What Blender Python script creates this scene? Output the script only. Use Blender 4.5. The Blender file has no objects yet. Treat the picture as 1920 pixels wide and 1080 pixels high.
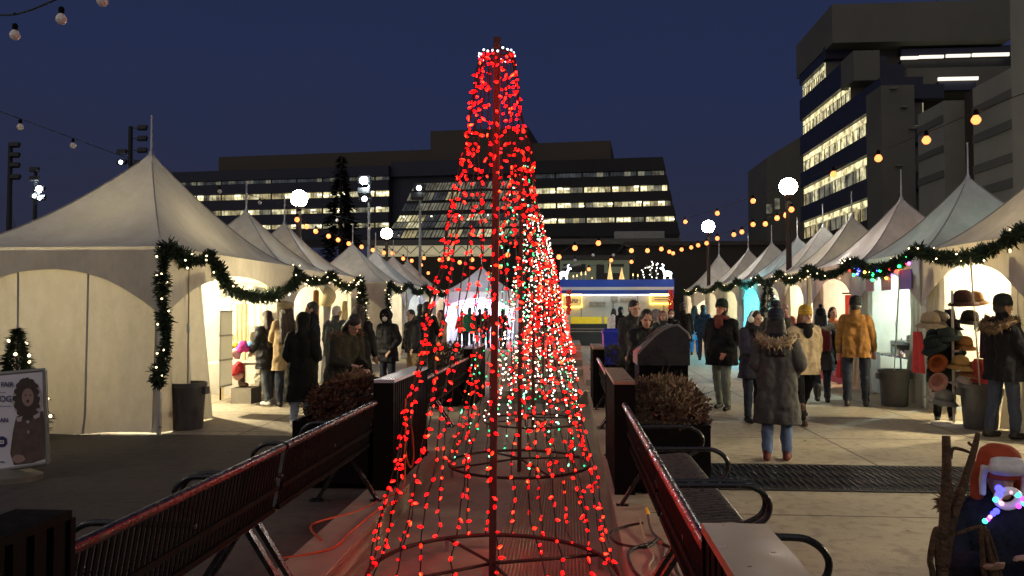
import bpy, bmesh, math, random
import numpy as np
from mathutils import Vector, Matrix, Euler, noise
random.seed(11)
RNG = random.Random(5)
SC = bpy.context.scene
COL = SC.collection
PI = math.pi
R = math.radians

# ------------------------------------------------------------------ camera
CAMZ = 1.65
FPX = 1450.0
YAW, PITCH = R(4.22), R(1.58)
cam_data = bpy.data.cameras.new("camera")
cam = bpy.data.objects.new("camera", cam_data)
COL.objects.link(cam)
cam.location = (0, 0, CAMZ)
cam.rotation_euler = (PI / 2 + PITCH, 0, YAW)
cam_data.sensor_width = 36.0
cam_data.lens = 36.0 * FPX / 1920.0
cam_data.clip_start = 0.05
cam_data.clip_end = 3000
SC.camera = cam
CM = Matrix.Translation(cam.location) @ Euler(cam.rotation_euler).to_matrix().to_4x4()
CR = CM.to_3x3()


def ray(px, py):
    return CR @ Vector(((px - 960) / FPX, -(py - 540) / FPX, -1.0))


def at(px, py, z=0.0):
    d = ray(px, py)
    return Vector((0, 0, CAMZ)) + d * ((z - CAMZ) / d.z)


def atY(px, py, Y):
    d = ray(px, py)
    return Vector((0, 0, CAMZ)) + d * (Y / d.y)


def atX(px, py, X):
    d = ray(px, py)
    return Vector((0, 0, CAMZ)) + d * (X / d.x)


# ------------------------------------------------------------------ object helpers
def tag(o, label=None, cat=None, group=None, kind=None):
    if label: o['label'] = label
    if cat: o['category'] = cat
    if group: o['group'] = group
    if kind: o['kind'] = kind
    return o


def thing(name, label, cat, loc=(0, 0, 0), rz=0.0, group=None):
    o = bpy.data.objects.new(name, None)
    o.empty_display_size = 0.2
    COL.objects.link(o)
    o.location = loc
    o.rotation_euler = (0, 0, rz)
    return tag(o, label, cat, group)


def root_inv(o):
    while o.parent: o = o.parent
    return (Matrix.Translation(o.location) @ Euler(o.rotation_euler).to_matrix().to_4x4()).inverted()


def link_mesh(name, me, parent=None):
    o = bpy.data.objects.new(name, me)
    COL.objects.link(o)
    if parent: o.parent = parent
    return o


def copy_tree(o, parent=None, skip=()):
    c = o.copy(); COL.objects.link(c)
    if parent: c.parent = parent
    for ch in list(o.children):
        copy_tree(ch, c)
    return c


class MB:
    def __init__(s):
        s.v = []; s.f = []; s.mi = []; s.cur = 0

    def add(s, vs, fs):
        b = len(s.v)
        s.v += [tuple(p) for p in vs]
        s.f += [tuple(i + b for i in f) for f in fs]
        s.mi += [s.cur] * len(fs)
        return s

    def box(s, c, size, rz=0.0, mat=None, taper=1.0):
        hx, hy, hz = size[0] / 2, size[1] / 2, size[2] / 2
        vs = []
        for z, t in ((-hz, 1.0), (hz, taper)):
            for x, y in ((-hx, -hy), (hx, -hy), (hx, hy), (-hx, hy)):
                vs.append(Vector((x * t, y * t, z)))
        if rz: vs = [Matrix.Rotation(rz, 3, 'Z') @ p for p in vs]
        if mat is not None: vs = [mat @ p for p in vs]
        c = Vector(c)
        return s.add([p + c for p in vs], [(3, 2, 1, 0), (4, 5, 6, 7), (0, 1, 5, 4), (1, 2, 6, 5), (2, 3, 7, 6), (3, 0, 4, 7)])

    def bar(s, a, b, w, h=None):
        """square bar between two points"""
        h = h or w
        a = Vector(a); b = Vector(b); d = b - a; L = d.length
        q = d.to_track_quat('Z', 'Y').to_matrix()
        return s.box((a + b) / 2, (w, h, L), mat=q)

    def bbox(s, x0, x1, y0, y1, z0, z1):
        return s.box(((x0 + x1) / 2, (y0 + y1) / 2, (z0 + z1) / 2), (abs(x1 - x0), abs(y1 - y0), abs(z1 - z0)))

    def quad(s, a, b, c, d):
        return s.add([a, b, c, d], [(0, 1, 2, 3)])

    def tube(s, pts, r, n=8, cap=True, closed=False):
        pts = [Vector(p) for p in pts]
        m = len(pts)
        rs = r if isinstance(r, (list, tuple)) else [r] * m
        up = Vector((0.03, 0.05, 1)).normalized()
        rings = []
        prev = None
        for i, p in enumerate(pts):
            if closed: t = pts[(i + 1) % m] - pts[i - 1]
            else: t = pts[min(i + 1, m - 1)] - pts[max(i - 1, 0)]
            if t.length < 1e-9: t = Vector((0, 0, 1))
            t.normalize()
            ref = prev if prev is not None else (Vector((1, 0, 0)) if abs(t.dot(up)) > 0.95 else up)
            u = ref - t * ref.dot(t)
            if u.length < 1e-6: u = t.orthogonal()
            u.normalize(); w = t.cross(u); prev = u
            rings.append([p + (u * math.cos(2 * PI * k / n) + w * math.sin(2 * PI * k / n)) * rs[i] for k in range(n)])
        vs = [q for ring in rings for q in ring]
        fs = []
        for i in range(m if closed else m - 1):
            j = (i + 1) % m
            for k in range(n):
                k2 = (k + 1) % n
                fs.append((i * n + k, i * n + k2, j * n + k2, j * n + k))
        if cap and not closed:
            fs.append(tuple(range(n - 1, -1, -1)))
            fs.append(tuple((m - 1) * n + k for k in range(n)))
        return s.add(vs, fs)

    def lathe(s, prof, c=(0, 0, 0), n=16, mat=None, sx=1.0, sy=1.0, cap=True):
        vs = []; fs = []
        c = Vector(c)
        for r, z in prof:
            for k in range(n):
                a = 2 * PI * k / n
                p = Vector((r * math.cos(a) * sx, r * math.sin(a) * sy, z))
                if mat is not None: p = mat @ p
                vs.append(p + c)
        for i in range(len(prof) - 1):
            for k in range(n):
                k2 = (k + 1) % n
                fs.append((i * n + k, i * n + k2, (i + 1) * n + k2, (i + 1) * n + k))
        if cap and prof[0][0] > 1e-4: fs.append(tuple(range(n - 1, -1, -1)))
        if cap and prof[-1][0] > 1e-4: fs.append(tuple((len(prof) - 1) * n + k for k in range(n)))
        return s.add(vs, fs)

    def sphere(s, c, r, nu=12, nv=8, mat=None):
        if not isinstance(r, (list, tuple, Vector)): r = (r, r, r)
        vs = [Vector((0, 0, -1))]
        for i in range(1, nv):
            a = -PI / 2 + PI * i / nv
            for k in range(nu):
                b = 2 * PI * k / nu
                vs.append(Vector((math.cos(a) * math.cos(b), math.cos(a) * math.sin(b), math.sin(a))))
        vs.append(Vector((0, 0, 1)))
        fs = []
        for k in range(nu): fs.append((0, 1 + (k + 1) % nu, 1 + k))
        for i in range(nv - 2):
            for k in range(nu):
                k2 = (k + 1) % nu
                fs.append((1 + i * nu + k, 1 + i * nu + k2, 1 + (i + 1) * nu + k2, 1 + (i + 1) * nu + k))
        T = len(vs) - 1
        for k in range(nu): fs.append((T, 1 + (nv - 2) * nu + k, 1 + (nv - 2) * nu + (k + 1) % nu))
        c = Vector(c)
        out = []
        for p in vs:
            q = Vector((p.x * r[0], p.y * r[1], p.z * r[2]))
            if mat is not None: q = mat @ q
            out.append(q + c)
        return s.add(out, fs)

    def capsule(s, p0, r0, p1, r1, n=10):
        p0 = Vector(p0); p1 = Vector(p1)
        d = p1 - p0
        L = d.length
        if L < 1e-5: return s.sphere(p0, max(r0, r1), n, 6)
        q = d.to_track_quat('Z', 'Y').to_matrix()
        prof = []
        for i in range(4):
            a = -PI / 2 + (PI / 2) * i / 3
            prof.append((max(r0 * math.cos(a), 0.0003), r0 * math.sin(a)))
        for i in range(4):
            a = (PI / 2) * i / 3
            prof.append((max(r1 * math.cos(a), 0.0003), L + r1 * math.sin(a)))
        return s.lathe(prof, p0, n, q)

    def grid(s, fn, nu, nv):
        vs = [fn(i / nu, j / nv) for j in range(nv + 1) for i in range(nu + 1)]
        fs = []
        for j in range(nv):
            for i in range(nu):
                a = j * (nu + 1) + i
                fs.append((a, a + 1, a + nu + 2, a + nu + 1))
        return s.add(vs, fs)

    def prism(s, pts, vec):
        """extrude polygon pts by vec"""
        n = len(pts); vec = Vector(vec)
        pts = [Vector(p) for p in pts]
        vs = pts + [p + vec for p in pts]
        fs = [tuple(range(n - 1, -1, -1)), tuple(range(n, 2 * n))]
        for k in range(n):
            k2 = (k + 1) % n
            fs.append((k, k2, n + k2, n + k))
        return s.add(vs, fs)

    def mesh(s, name, inv=None):
        vs = s.v
        if inv is not None: vs = [tuple(inv @ Vector(p)) for p in vs]
        me = bpy.data.meshes.new(name)
        me.from_pydata(vs, [], s.f)
        return me

    def build(s, name, mat, parent=None, smooth=False, world=False, fix=True, label=None):
        me = s.mesh(name, root_inv(parent) if (world and parent) else None)
        mats = mat if isinstance(mat, (list, tuple)) else [mat]
        for m in mats: me.materials.append(m)
        if len(mats) > 1: me.polygons.foreach_set('material_index', s.mi)
        if fix:
            bm = bmesh.new(); bm.from_mesh(me)
            bmesh.ops.recalc_face_normals(bm, faces=bm.faces)
            bm.to_mesh(me); bm.free()
        if smooth:
            me.polygons.foreach_set('use_smooth', [True] * len(me.polygons))
            if smooth == 'auto':
                try: me.set_sharp_from_angle(angle=R(40))
                except Exception: pass
        me.update()
        o = link_mesh(name, me, parent)
        if label: o['label'] = label
        return o


# ------------------------------------------------------------------ materials
MATS = {}


def srgb(r, g, b):
    f = lambda c: (c / 255 / 12.92) if c / 255 <= 0.04045 else ((c / 255 + 0.055) / 1.055) ** 2.4
    return (f(r), f(g), f(b))


def M(name, col=(.5, .5, .5), rough=.6, metal=0.0, var=0.12, nscale=6.0, bump=0.0, bscale=30.0, emit=None, es=0.0, trans=0.0,
      spec=0.4, evar=0.0, escale=3.0, quilt=0.0, transcol=None, coat=0.0):
    if name in MATS: return MATS[name]
    m = bpy.data.materials.new(name)
    m.use_nodes = True
    nt = m.node_tree; N = nt.nodes; L = nt.links
    bsdf = N['Principled BSDF']; out = N['Material Output']
    bsdf.inputs['Roughness'].default_value = rough
    bsdf.inputs['Metallic'].default_value = metal
    bsdf.inputs['Specular IOR Level'].default_value = spec
    bsdf.inputs['Coat Weight'].default_value = coat
    bsdf.inputs['Base Color'].default_value = (*col, 1)
    tc = N.new('ShaderNodeTexCoord')
    if var > 0:
        nz = N.new('ShaderNodeTexNoise'); nz.inputs['Scale'].default_value = nscale; nz.inputs['Detail'].default_value = 6
        nz.inputs['Roughness'].default_value = 0.62
        L.new(tc.outputs['Object'], nz.inputs['Vector'])
        mp = N.new('ShaderNodeMapRange')
        mp.inputs['From Min'].default_value = .3; mp.inputs['From Max'].default_value = .7
        mp.inputs['To Min'].default_value = 1 - var; mp.inputs['To Max'].default_value = 1 + var
        L.new(nz.outputs['Fac'], mp.inputs['Value'])
        mx = N.new('ShaderNodeVectorMath'); mx.operation = 'SCALE'
        mx.inputs[0].default_value = col
        L.new(mp.outputs['Result'], mx.inputs['Scale'])
        L.new(mx.outputs['Vector'], bsdf.inputs['Base Color'])
        rr = N.new('ShaderNodeMapRange')
        rr.inputs['From Min'].default_value = .3; rr.inputs['From Max'].default_value = .7
        rr.inputs['To Min'].default_value = max(.05, rough - .12); rr.inputs['To Max'].default_value = min(1, rough + .12)
        L.new(nz.outputs['Fac'], rr.inputs['Value']); L.new(rr.outputs['Result'], bsdf.inputs['Roughness'])
    hs = None
    if bump > 0:
        nb = N.new('ShaderNodeTexNoise'); nb.inputs['Scale'].default_value = bscale; nb.inputs['Detail'].default_value = 5
        L.new(tc.outputs['Object'], nb.inputs['Vector'])
        bp = N.new('ShaderNodeBump'); bp.inputs['Strength'].default_value = bump; bp.inputs['Distance'].default_value = 0.03
        L.new(nb.outputs['Fac'], bp.inputs['Height'])
        hs = bp
    if quilt > 0:
        wv = N.new('ShaderNodeTexWave'); wv.wave_type = 'BANDS'; wv.bands_direction = 'Z'; wv.wave_profile = 'SIN'
        wv.inputs['Scale'].default_value = quilt; wv.inputs['Distortion'].default_value = 1.0; wv.inputs['Detail'].default_value = 2
        L.new(tc.outputs['Object'], wv.inputs['Vector'])
        b2 = N.new('ShaderNodeBump'); b2.inputs['Strength'].default_value = .35; b2.inputs['Distance'].default_value = .015
        L.new(wv.outputs['Fac'], b2.inputs['Height'])
        if hs: L.new(hs.outputs['Normal'], b2.inputs['Normal'])
        hs = b2
    if hs: L.new(hs.outputs['Normal'], bsdf.inputs['Normal'])
    if emit:
        bsdf.inputs['Emission Color'].default_value = (*emit, 1)
        bsdf.inputs['Emission Strength'].default_value = es
        if evar > 0:
            ne = N.new('ShaderNodeTexNoise'); ne.inputs['Scale'].default_value = escale; ne.inputs['Detail'].default_value = 4
            L.new(tc.outputs['Object'], ne.inputs['Vector'])
            me_ = N.new('ShaderNodeMapRange'); me_.inputs['From Min'].default_value = .32; me_.inputs['From Max'].default_value = .68
            me_.inputs['To Min'].default_value = es * (1 - evar); me_.inputs['To Max'].default_value = es * (1 + evar)
            L.new(ne.outputs['Fac'], me_.inputs['Value']); L.new(me_.outputs['Result'], bsdf.inputs['Emission Strength'])
    if trans > 0:
        tr = N.new('ShaderNodeBsdfTranslucent'); tr.inputs['Color'].default_value = (*(transcol or col), 1)
        mix = N.new('ShaderNodeMixShader'); mix.inputs['Fac'].default_value = trans
        L.new(bsdf.outputs[0], mix.inputs[1]); L.new(tr.outputs[0], mix.inputs[2]); L.new(mix.outputs[0], out.inputs['Surface'])
    MATS[name] = m
    return m


def cloth(name, col, **k):
    k.setdefault('rough', .85); k.setdefault('bump', .5); k.setdefault('bscale', 14); k.setdefault('var', .25); k.setdefault('nscale', 5); k.setdefault('spec', .25)
    return M('cloth ' + name, col, **k)


SKIN = M('skin', (.42, .25, .18), .55, var=.1)
SKIN2 = M('tanned skin', (.30, .17, .11), .55, var=.1)
EYE = M('eye', (.02, .015, .012), .2, var=0)
LIP = M('lips', (.30, .09, .08), .5, var=0)
HAIRB = M('black hair', (.012, .010, .009), .45, var=.3, nscale=30, bump=.5, bscale=60)
HAIRD = M('dark brown hair', (.03, .018, .012), .45, var=.3, nscale=30, bump=.5, bscale=60)
HAIRR = M('auburn hair', (.20, .07, .03), .5, var=.3, nscale=30, bump=.5, bscale=60)
HAIRW = M('white hair', (.6, .57, .52), .6, var=.2, nscale=30, bump=.5, bscale=60)
BLACKCOAT = cloth('black', (.007, .007, .008), spec=.15)
BLACKPUFF = cloth('black puffer', (.007, .007, .009), quilt=3.2, rough=.6, spec=.18)
NAVY = cloth('navy', (.009, .011, .020), spec=.15)
CHAR = cloth('charcoal', (.020, .020, .021), spec=.15)
GREYCOAT = cloth('grey parka', (.060, .060, .058))
TAN = cloth('tan wool', (.26, .19, .10))
BEIGE = cloth('beige jacket', (.48, .38, .23), quilt=2.2)
MUSTARD = cloth('mustard jacket', (.25, .122, .032))
OLIVE = cloth('olive', (.026, .025, .016))
CYAN = cloth('cyan coat', (.02, .22, .38))
GREENC = cloth('green coat', (.03, .16, .09))
REDC = cloth('red cloth', (.45, .03, .03))
ROSE = cloth('rose cloth', (.35, .12, .10))
BURG = cloth('burgundy', (.12, .015, .02))
WHITEC = cloth('white cloth', (.7, .68, .62))
JEANL = cloth('light jeans', (.22, .27, .34))
JEANM = cloth('blue jeans', (.10, .14, .25))
JEANG = cloth('grey green jeans', (.17, .19, .17))
JEAND = cloth('dark jeans', (.02, .025, .04))
KHAKI = cloth('khaki', (.34, .25, .14))
FUR = M('beige fur', (.30, .23, .14), .9, var=.4, nscale=25)
FURD = M('brown fur', (.10, .062, .03), .9, var=.5, nscale=25)
FURG = M('pale grey fur', (.42, .40, .30), .9, var=.3, nscale=25)
SHOEW = M('white shoe', (.7, .68, .62), .6)
SHOEB = M('black shoe', (.012, .011, .011), .45)
SHOER = M('red shoe', (.11, .022, .016), .6)
SHOEBR = M('brown boot', (.06, .03, .018), .6)
YELHAT = cloth('mustard knit', (.42, .26, .04), quilt=8)
BLKHAT = cloth('black knit', (.011, .011, .012), quilt=8)
BLUHAT = cloth('navy knit', (.013, .018, .03), quilt=8)
BERET = cloth('beige felt', (.33, .26, .15))
# ------------------------------------------------------------------ people
CLOUD = bpy.data.textures.new('fold noise', 'CLOUDS'); CLOUD.noise_scale = 0.10; CLOUD.noise_depth = 2
JOBS = []


def blob(name, mb, mat, parent=None, vox=.015, smooth=4, wrinkle=0.0, hem=None, z0=None):
    """overlapping closed shapes grown together into one continuous surface (finished later in one pass)"""
    me = mb.mesh(name)
    me.materials.append(mat)
    o = link_mesh(name, me, parent)
    m = o.modifiers.new('r', 'REMESH'); m.mode = 'VOXEL'; m.voxel_size = vox; m.use_smooth_shade = True
    sm = o.modifiers.new('s', 'SMOOTH'); sm.factor = .5; sm.iterations = smooth
    if wrinkle > 0:
        d = o.modifiers.new('d', 'DISPLACE'); d.texture = CLOUD; d.strength = wrinkle; d.mid_level = .5; d.texture_coords = 'GLOBAL'
    JOBS.append((o, mat, hem))
    return o


def finish_blobs():
    bpy.context.view_layer.update()
    dg = bpy.context.evaluated_depsgraph_get()
    done = []
    for o, mat, hem in JOBS:
        me = bpy.data.meshes.new_from_object(o.evaluated_get(dg))
        done.append(me)
    for (o, mat, hem), me in zip(JOBS, done):
        o.modifiers.clear()
        if hem is not None:
            bm = bmesh.new(); bm.from_mesh(me)
            for z in (hem if isinstance(hem, (list, tuple)) else [hem]):
                g = bm.verts[:] + bm.edges[:] + bm.faces[:]
                r_ = bmesh.ops.bisect_plane(bm, geom=g, plane_co=(0, 0, z), plane_no=(0, 0, -1), clear_outer=True)
                ed = [e for e in r_['geom_cut'] if isinstance(e, bmesh.types.BMEdge)]
                try: bmesh.ops.edgeloop_fill(bm, edges=ed)
                except Exception: pass
            bm.to_mesh(me); bm.free()
        me.materials.clear(); me.materials.append(mat)
        me.polygons.foreach_set('use_smooth', [True] * len(me.polygons))
        o.data = me
    JOBS.clear()


def furry(name, parent, ctr, rad, mat, n=500, length=.05, seed=1):
    """a fur trim: a soft tube with tapering hairs growing out of it"""
    rg = random.Random(seed)
    b = MB()
    b.tube(ctr, rad, 10, True)
    m = len(ctr)
    for _ in range(n):
        t = rg.random() * (m - 1.001); i = int(t); f = t - i
        p = Vector(ctr[i]).lerp(Vector(ctr[i + 1]), f)
        r_ = rad if not isinstance(rad, list) else rad[i]
        d = Vector((rg.gauss(0, 1), rg.gauss(0, 1), rg.gauss(0, 1) + .1)).normalized()
        a = p + d * r_ * .8; e = p + d * (r_ + length * rg.uniform(.5, 1.1)) + Vector((0, 0, -length * .25))
        s = d.orthogonal().normalized() * length * .22
        b.add([a - s, a + s, e], [(0, 1, 2)])
    return b.build(name, mat, parent, fix=False)


def px_seed(t): return sum((i + 3) * ord(c) for i, c in enumerate(t))


def person(label, X, Y, H, face=0, coat=None, hem=.80, cmat=BLACKCOAT, bulk=1.0, pants=JEAND, shoes=SHOEB, hair=None, hmat=HAIRB, hat=None, hatm=BLKHAT,
           arms=((8, 8, 12, 0), (8, 8, 12, 0)), legs=((2, 2), (-2, 2)), lean=0, head=(0, 0), skin=SKIN, fur=None, scarf=None, mask=None, vox=.016,
           boots=False, shin_mat=None, hood=False, z=0.0, detail=False, group=None, pack=None, gloves=None, stance=.095, hooddown=False):
    pr = random.Random(int(px_seed(label)))
    if lean == 0: lean = pr.uniform(-2.5, 4)
    if head == (0, 0): head = (pr.uniform(-24, 24), pr.uniform(-3, 9))
    arms = tuple((a + pr.uniform(-6, 6), b + pr.uniform(-3, 4), c + pr.uniform(-8, 14), d) for a, b, c, d in arms)
    s = H / 1.75
    ln = R(lean)
    PEL = Vector((0, 0, .93))
    LM = Matrix.Translation(PEL) @ Matrix.Rotation(ln, 4, 'X') @ Matrix.Translation(-PEL)   # forward (towards -Y)
    U = lambda p: (LM @ Vector(p)) * s

    # legs
    leg = {}
    for k, sd in ((0, -1), (1, 1)):
        th, kn = R(legs[k][0]), R(legs[k][1])
        hip = Vector((sd * stance, 0, .92))
        knee = hip + Vector((sd * .012, -math.sin(th), -math.cos(th))) * .43
        ank = knee + Vector((sd * .006, -math.sin(th - kn), -math.cos(th - kn))) * .41
        leg[k] = (hip, knee, ank)
    zmin = min(leg[0][2].z, leg[1][2].z)
    off = Vector((0, 0, .085 - zmin))
    for k in leg: leg[k] = tuple((p + off) * s for p in leg[k])
    PEL2 = off
    U0 = U
    U = lambda p: (LM @ Vector(p) + off) * s
    # arms
    arm = {}
    for k, sd in ((0, -1), (1, 1)):
        a, b_, c, d = [R(v) for v in arms[k]]
        sh = Vector((sd * .178, 0, 1.405))
        up = Vector((sd * math.sin(b_), -math.sin(a) * math.cos(b_), -math.cos(a) * math.cos(b_))).normalized()
        fo = Vector((sd * (math.sin(b_) * .5 - math.sin(d)), -math.sin(a + c) * math.cos(d), -math.cos(a + c) * math.cos(d))).normalized()
        el = sh + up * .29; wr = el + fo * .25
        M3 = LM.to_3x3()
        arm[k] = (U(sh), U(el), U(wr), (M3 @ fo).normalized(), sd)
    # head frame
    nb = Vector((0, .005, 1.47))
    HM = LM @ Matrix.Translation((0, -.01, 1.52)) @ Matrix.Rotation(R(head[0]), 4, 'Z') @ Matrix.Rotation(R(head[1]), 4, 'X') @ Matrix.Translation((0, -.012, .115))
    HM = Matrix.Translation(off) @ HM
    Hp = lambda p: (HM @ Vector(p)) * s
    H3 = HM.to_3x3()

    b = MB()
    cap = lambda p, r0, q, r1, mb=b: mb.capsule(p, r0 * s, q, r1 * s)
    ell = lambda p, r, mb=b, m=None: mb.sphere(p, [x * s for x in r], 12, 8, m)
    # trunk
    for sd in (-1, 1):
        cap(U((sd * .07, 0, .95)), .10, U((sd * .065, 0, 1.10)), .085)
        cap(U((sd * .065, 0, 1.10)), .085, U((sd * .09, 0, 1.32)), .095)
        cap(U((sd * .03, 0, 1.42)), .06, U((sd * .17, 0, 1.405)), .05)
    cap(U(nb + Vector((0, .01, -.05))), .06, Hp((0, .015, -.07)), .05)
    for k in (0, 1):
        hip, knee, ank = leg[k]
        cap(hip, .085, knee, .052); cap(knee, .052, ank, .036)
        cap(ank - Vector((0, -.03 * s, .04 * s)), .032, ank + Vector((0, -.13 * s, -.05 * s)), .028)
        sh, el, wr, fo, sd = arm[k]
        cap(sh, .048, el, .037); cap(el, .037, wr, .026)
        # hand
        side = Vector((1, 0, 0)) - fo * fo.x
        if side.length < .1: side = Vector((0, 0, 1)) - fo * fo.z
        side.normalize(); nrm = fo.cross(side).normalized()
        pc = wr + fo * .055 * s
        q = Matrix((side, nrm, fo)).transposed()
        ell(pc, (.040, .018, .052), m=q)
        for i, (o_, ln_) in enumerate(((-.030, .060), (-.011, .072), (.009, .068), (.028, .052))):
            f0 = pc + (fo * .04 + side * o_) * s
            f1 = f0 + (fo * ln_ * .55 - nrm * sd * .008) * s
            f2 = f1 + (fo * ln_ * .4 - nrm * sd * .026) * s
            cap(f0, .0105, f1, .0095); cap(f1, .0095, f2, .008)
        t0 = wr + (fo * .03 - side * sd * .030) * s
        t1 = t0 + (fo * .035 - side * sd * .028) * s
        cap(t0, .012, t1, .010); cap(t1, .010, t1 + fo * .025 * s, .008)
    # head
    ell(Hp((0, .008, .025)), (.077, .097, .098), m=H3)
    ell(Hp((0, -.022, -.045)), (.062, .072, .075), m=H3)
    cap(Hp((-.015, -.062, -.095)), .026, Hp((.015, -.062, -.095)), .026)
    cap(Hp((0, -.088, .006)), .010, Hp((0, -.108, -.028)), .015)
    cap(Hp((-.04, -.078, .034)), .014, Hp((.04, -.078, .034)), .014)
    for sd in (-1, 1):
        ell(Hp((sd * .079, .006, -.012)), (.012, .022, .033), m=H3)
    # person object: body is one continuous mesh
    me_loc = (X, Y, z)
    body = blob('person', b, skin, None, vox=.0085 if detail else .012, smooth=3)
    body.location = me_loc
    body.rotation_euler = (0, 0, R(face))
    tag(body, label, 'person', group)
    # face
    fb = MB()
    for sd in (-1, 1):
        e = MB(); e.sphere(Hp((sd * .031, -.089, .014)), (.014 * s, .008 * s, .008 * s), 8, 6, H3)
        e.build('eye', EYE, body, smooth=True)
    lb = MB(); lb.sphere(Hp((0, -.0945, -.066)), (.023 * s, .006 * s, .007 * s), 8, 6, H3)
    lb.build('mouth', LIP, body, smooth=True)
    # trousers
    t = MB()
    for k in (0, 1):
        hip, knee, ank = leg[k]
        cap(hip + Vector((0, 0, .05 * s)), .105, knee, .077, t)
        cap(knee, .077, ank + Vector((0, 0, .03 * s)), .062, t)
    cap(U((-.06, 0, .96)), .12, U((.06, 0, .96)), .12, t)
    blob('trousers', t, pants, body, vox=.018, smooth=3, wrinkle=.034 * s)
    # shoes
    for k in (0, 1):
        hip, knee, ank = leg[k]
        sh_ = MB()
        g = ank + Vector((0, 0, -.085 * s))
        dx = (-.012 if k == 0 else .012) * s
        cap(g + Vector((0, .045 * s, .045 * s)), .046, g + Vector((dx, -.14 * s, .036 * s)), .040, sh_)
        cap(g + Vector((0, .02 * s, .05 * s)), .048, ank + Vector((0, .01 * s, .20 * s if boots else .03 * s)), .062 if boots else .05, sh_)
        so = blob('boot' if boots else 'shoe', sh_, shoes, body, vox=.012, smooth=2, hem=None)
    # coat
    if coat is not None or cmat is not None:
        c = MB()
        B = bulk
        cap(U((-.13, .0, 1.375)), .085 * B, U((.13, 0, 1.375)), .085 * B, c)
        for sd in (-1, 1):
            cap(U((sd * .075, -.01, 1.08)), .128 * B, U((sd * .085, -.005, 1.30)), .118 * B, c)
            cap(U((sd * .075, -.01, 1.08)), .128 * B, U((sd * .080, -.005, .93)), .135 * B, c)
        if hem < .85:
            for sd in (-1, 1):
                top = U((sd * .07, -.005, .93))
                bot = Vector((sd * (.085 + .06 * (.9 - hem)) * s, 0, (hem - .12) * s)) + off * s
                cap(top, .135 * B, bot, (.135 + .05 * (.9 - hem)) * B, c)
            cap(U((0, -.005, .9)), .13 * B, Vector((0, 0, (hem - .12) * s)), .14 * B, c)
        cap(U((0, .01, 1.42)), .085, Hp((0, .02, -.085)), .075, c)
        if hooddown:
            cap(U((-.06, .10, 1.43)), .085, U((.06, .10, 1.43)), .085, c); cap(U((0, .12, 1.36)), .07, U((0, .10, 1.46)), .08, c)
        for k in (0, 1):
            sh, el, wr, fo, sd = arm[k]
            sl = MB()
            A_ = min(B, 1.15)
            cap(sh + Vector((-.012 * sd * s, 0, -.01 * s)), .084 * A_, el, .070 * A_, sl); cap(el, .070 * A_, wr - fo * .035 * s, .055 * A_, sl)
            blob('sleeve', sl, cmat, body, vox=.016, smooth=3, wrinkle=.042 * s)
        if hood:
            ell(Hp((0, .025, .02)), (.118, .125, .145), c, H3)
            cap(Hp((0, .04, -.06)), .10, U((0, .03, 1.42)), .11, c)
        blob('coat', c, cmat, body, vox=.018, smooth=3, wrinkle=.05 * s, hem=hem * s)
    if hood:
        pts = [Hp((.092 * math.cos(a), -.075 - .02 * math.sin(a), .0 + .125 * math.sin(a))) for a in [2 * PI * i / 18 for i in range(18)]]
        hb = MB(); hb.tube(pts, .022 * s, 8, closed=True)
        hb.build('hood_edge', cmat, body, smooth=True)
    # hair
    if hair and not hood:
        h = MB()
        ell(Hp((0, .024, .038)), (.089, .103, .100), h, H3)
        ell(Hp((0, .045, -.02)), (.082, .075, .085), h, H3)
        if hair == 'crop':
            pass
        if hair in ('long', 'verylong'):
            Ln = 1.10 if hair == 'verylong' else 1.25
            for sd in (-1, 0, 1):
                cap(Hp((sd * .06, .045, .0)), .055, U((sd * .075, .085, 1.38)), .058, h)
                cap(U((sd * .075, .085, 1.38)), .058, U((sd * .08, .12, Ln)), .04, h)
        if hair == 'bob':
            for sd in (-1, 0, 1):
                cap(Hp((sd * .062, .03, .0)), .045, Hp((sd * .07, .035, -.10)), .045, h)
        blob('hair', h, hmat, body, vox=.012, smooth=3, wrinkle=.02 * s)
    if hat:
        hb = MB()
        m4 = HM.copy()
        q = H3 * s
        if hat in ('beanie', 'bobble'):
            prof = [(.100, .012), (.106, .02), (.107, .06), (.102, .075), (.100, .10), (.088, .135), (.060, .160), (.02, .172), (.0003, .173)]
            hb.lathe(prof, Hp((0, .004, .0)), 20, q @ Matrix.Rotation(R(-8), 3, 'X'), sx=.90, sy=1.08)
            if hat == 'bobble': hb.sphere(Hp((0, .02, .20)), .04 * s, 10, 8)
        elif hat == 'beret':
            prof = [(.088, .045), (.125, .075), (.132, .10), (.11, .13), (.06, .15), (.0003, .155)]
            hb.lathe(prof, Hp((0, .02, .0)), 20, q @ Matrix.Rotation(R(-14), 3, 'X'))
        elif hat == 'cap':
            prof = [(.096, .03), (.098, .06), (.094, .10), (.07, .14), (.0003, .15)]
            hb.lathe(prof, Hp((0, .004, .0)), 20, q, sx=.88, sy=1.08)
            brim = [Hp((.085 * math.cos(a), -.06 + .115 * math.sin(a) * 1.0, .036)) for a in [PI + PI * i / 12 for i in range(13)]]
            hb.prism(brim, (H3 @ Vector((0, 0, .010))) * s)
        hb.build('hat', hatm, body, smooth='auto')
    if scarf:
        pts = [U((.095 * math.cos(a), .005 + .085 * math.sin(a), 1.475 - .015 * math.sin(a))) for a in [2 * PI * i / 16 for i in range(16)]]
        sb = MB(); sb.tube(pts, .048 * s, 8, closed=True)
        sb.sphere(U((0, -.13, 1.40)), (.075 * s, .05 * s, .10 * s), 10, 8)
        sb2 = blob('scarf', sb, scarf, body, vox=.012, smooth=2, wrinkle=.02)
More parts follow.
